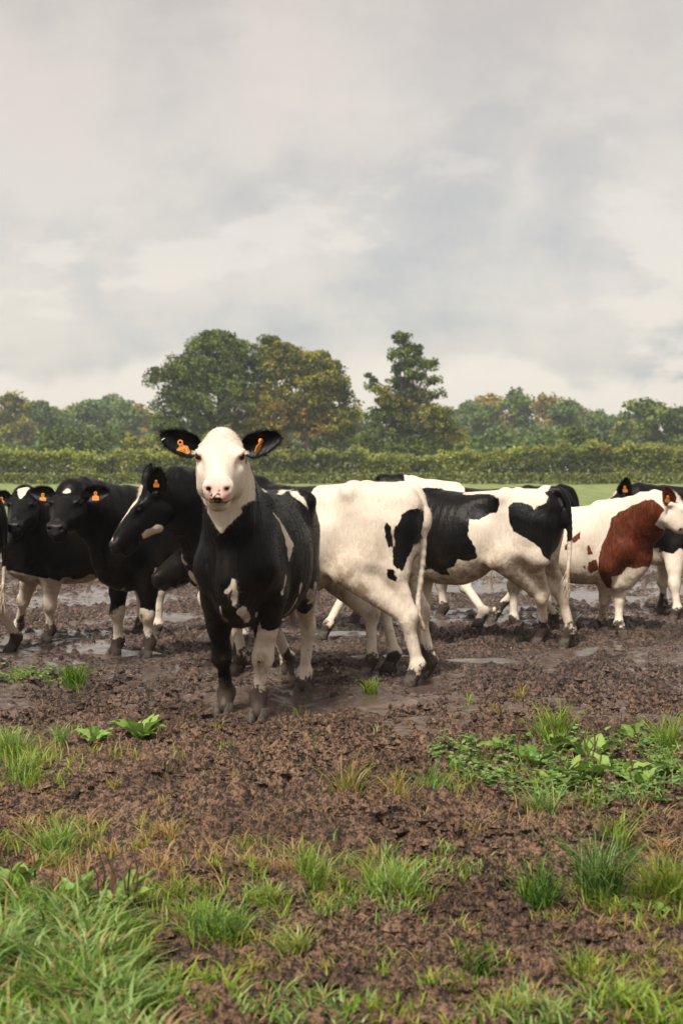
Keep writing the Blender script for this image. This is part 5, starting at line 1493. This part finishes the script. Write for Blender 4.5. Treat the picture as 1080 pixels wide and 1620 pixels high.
make_cow(bp, bh, bs, 'small black heifer at far left with a white triangle on her forehead',
         at(39, 780, 13.35), (-0.02, -0.90, -0.43), {'fl': gnd(72, 1021, -0.025), 'fr': gnd(22, 1012, -0.025)}, patch_b, h=0.014, group=HERD, z0=-0.025,
         ears={1: dict(dir=(-0.10, 1.0, -0.10), face=(0.90, 0, 0.43), len=0.18), -1: dict(dir=(-0.05, -1.0, 0.0), face=(0.90, 0, 0.43), len=0.18)}, hairy=8000)

# ---- cow cut by the left edge, seen by her rump
ap, ah, as_ = (-3.34, 12.80), rad(172.0), 0.95
def patch_a(V, hl, hm, V0, Nn, ear=False):
    if ear: return np.full(len(V), 0.2)
    sd = V[:, 2] - 0.72 + 0.2*(V[:, 0] + 0.6)
    return np.minimum(sd, capsule(V, (-0.74, 0.16, 1.0), (-0.70, 0.2, 0.75), 0.012, 0.05))
make_cow(ap, ah, as_, 'black cow with a white hind leg, cut off by the left edge', at(-260, 800, 12.6), (-0.8, 0, -0.6),
         {'hl': gnd(17, 1035, -0.025), 'hr': (-0.55, -0.15, 0, 1)}, patch_a, h=0.017, group=HERD, z0=-0.025, tags=(),
         tail=[(-0.66, 0, 1.315), (-0.77, 0, 1.30), (-0.84, 0, 1.16), (-0.85, 0, 0.95), (-0.84, 0.0, 0.70), (-0.83, 0.0, 0.50)])

# ---- black-and-white heifer with the heart-shaped rump patch
fp, fh, fs = (1.02, 13.68), rad(157.0), 0.975
f_side = lambda pts: to_side(fp, fh, fs, 0.22, crop(pts, 620, 740, 0.27778))
f_pol = [f_side(p) for p in (
    [(-250,60),(110,100),(300,108),(390,130),(555,135),(625,155),(620,200),(600,240),(555,245),(500,280),(450,275),(455,330),(450,370),(490,430),(490,500),(440,520),(385,500),(370,540),(330,560),(325,595),(290,595),(230,560),(100,600),(-250,560)],
    [(665,210),(690,180),(740,178),(790,195),(810,215),(840,190),(870,185),(870,150),(845,125),(860,90),(960,80),(1060,190),(1060,560),(965,560),(945,510),(925,505),(935,420),(915,420),(885,520),(850,480),(840,435),(790,400),(740,375),(700,345),(672,290)])]
def patch_f(V, hl, hm, V0, Nn, ear=False):
    if ear: return np.full(len(V), 0.2)
    P = V[:, [0, 2]]
    sd = smax(*[poly_sd(P, p) for p in f_pol])
    sd = np.where((V[:, 0] < -0.82), V[:, 2] - 0.91, sd)
    return np.where((V[:, 1] < -0.03) & (V[:, 0] < -0.5), np.minimum(sd, V[:, 2] - 1.0), sd)
make_cow(fp, fh, fs, 'black and white heifer with a heart-shaped black patch on her rump, tail towards us',
         at(585, 800, 14.6), (-0.8, 0.35, -0.5), {'hl': gnd(849, 1023, -0.025), 'hr': gnd(892, 1025, -0.025)}, patch_f, h=0.012, group=HERD, z0=-0.025, tags=(),
         tail=[(-0.66, 0, 1.32), (-0.78, 0, 1.315), (-0.86, 0, 1.20), (-0.88, 0, 0.95), (-0.875, 0.01, 0.72), (-0.86, 0.03, 0.54)], switch=-0.2, belly=0.03, hairy=12000)

# ---- black cow with the white saddle behind the last two
gp, gh, gs = (1.36, 15.75), rad(175.0), 0.972
g_sad = to_side(gp, gh, gs, 0.05, [(640, 740), (738, 740), (733, 778), (700, 774), (640, 779)])
def patch_g(V, hl, hm, V0, Nn, ear=False):
    if ear: return np.full(len(V), 0.2)
    sd = -poly_sd(V[:, [0, 2]], g_sad)
    return np.minimum(sd, -legs_white(V, 0.60))
make_cow(gp, gh, gs, 'black heifer with a white saddle, her back showing above the heart-patched one', at(603, 762, 15.9), (-0.8, 0.2, -0.56),
         {'hl': gnd(776, 989, -0.025), 'fl': gnd(756, 992, 0.04), 'hr': gnd(868, 994, -0.025)}, patch_g, h=0.017, group=HERD, z0=-0.025, tags=(), hairy=5000)

# ---- cow behind the profile one, further back
mp, mh, ms = (-0.40, 14.95), rad(176.0), 0.92
make_cow(mp, mh, ms, 'black heifer with pale legs farthest back, almost hidden by the white-quartered one', at(320, 830, 14.9), (-0.8, 0.2, -0.56),
         {'hl': gnd(510, 1012, -0.025), 'hr': gnd(560, 985, 0.05)}, lambda V, hl, hm, V0, Nn, ear=False: np.full(len(V), 0.2) if ear else -legs_white(V, 0.5), h=0.020, group=HERD, z0=-0.025, tags=())

# ---- red-and-white heifer
rp, rh, rs2 = (1.98, 14.60), rad(-27.0), 0.865
r_side = lambda pts: to_side(rp, rh, rs2, -0.24, crop(pts, 820, 740, 0.24074))
r_pol = [r_side(p) for p in (
    [(600,310),(690,255),(760,222),(850,195),(900,190),(960,235),(1010,290),(985,390),(965,440),(940,500),(920,560),(890,640),(850,660),(790,640),(730,655),(690,640),(650,690),(590,700),(570,780),(540,780),(520,700),(515,640),(530,560),(550,480),(580,420)],
    [(365,440),(420,385),(415,450),(370,480)], [(320,490),(345,470),(340,510),(322,520)], [(460,500),(475,485),(495,545),(465,550)],
    [(430,620),(445,615),(445,650),(432,650)], [(460,600),(505,575),(515,640),(470,675),(450,650)])]
def patch_r(V, hl, hm, V0, Nn, ear=False):
    if ear: return np.full(len(V), 0.2)
    sd = smax(*[poly_sd(V[:, [0, 2]], p) for p in r_pol])
    spot = 0.022 - np.linalg.norm(hl - np.array((0.20, -0.10, -0.20)), axis=1)
    return np.where(hm, smax(np.minimum(sd, -0.02 - hl[:, 0]), spot), sd)
make_cow(rp, rh, rs2, 'red and white heifer with a chestnut shoulder standing near the right edge', at(1063, 790, 13.95), (0.84, -0.22, -0.50),
         {'fr': gnd(959, 1003, -0.025), 'fl': gnd(986, 1010, -0.025), 'hr': gnd(893, 1000, -0.025)}, patch_r, h=0.0125, coat='coat_red', group=HERD, z0=-0.025, muzzle='pale',
         ears={1: dict(dir=(-0.25, 1.0, 0.35), face=(0.6, 0, 0.5), len=0.18), -1: dict(dir=(-0.60, -0.55, 0.62), face=(0.3, -0.9, 0.2), len=0.20)}, hairy=10000, belly=0.02, brisket=0.10)

# ---- black cow behind the red one
sp_, sh, ss = (3.55, 16.10), rad(181.0), 0.935
def patch_s(V, hl, hm, V0, Nn, ear=False):
    if ear: return np.full(len(V), 0.2)
    sd = -legs_white(V, 0.72)
    fc = np.minimum(hl[:, 0] - 0.05, 0.06 - np.abs(hl[:, 1]))
    return np.where(hm, np.minimum(sd, -fc), sd)
make_cow(sp_, sh, ss, 'black heifer with white legs behind the red one, only back and tagged ears above her', at(984, 777, 16.0), (-0.80, 0.15, -0.58),
         {'fr': gnd(1040, 974, -0.025), 'fl': gnd(1062, 986, -0.025)}, patch_s, h=0.017, group=HERD, z0=-0.025,
         ears={1: dict(dir=(-0.65, 0.45, 0.65), face=(0.2, 0.9, 0.1)), -1: dict(dir=(-0.60, -0.55, 0.65), face=(0.5, 0.3, 0.4))}, hairy=4000)

# ------------------------------------------------------------------ damp air
def haze():
    x, y0, y1, z0, z1 = 262.0, -45.0, 705.0, -1.6, 24.0
    V = np.array([(-x, y0, z0), (x, y0, z0), (x, y1, z0), (-x, y1, z0), (-x, y0, z1), (x, y0, z1), (x, y1, z1), (-x, y1, z1)])
    Q = np.array([(3, 2, 1, 0), (4, 5, 6, 7), (0, 1, 5, 4), (1, 2, 6, 5), (2, 3, 7, 6), (3, 0, 4, 7)])
    m = bpy.data.materials.new('damp_air'); m.use_nodes = True; t = m.node_tree; t.nodes.clear()
    v = t.nodes.new('ShaderNodeVolumePrincipled'); v.inputs['Density'].default_value = 0.00042; v.inputs['Color'].default_value = (0.86, 0.92, 0.98, 1)
    o_ = t.nodes.new('ShaderNodeOutputMaterial'); t.links.new(v.outputs[0], o_.inputs['Volume'])
    o = obj('haze', mesh_np('haze', V, Q, m, smooth=False)); tag(o, 'thin damp air over the field', 'haze', kind='stuff')
haze()
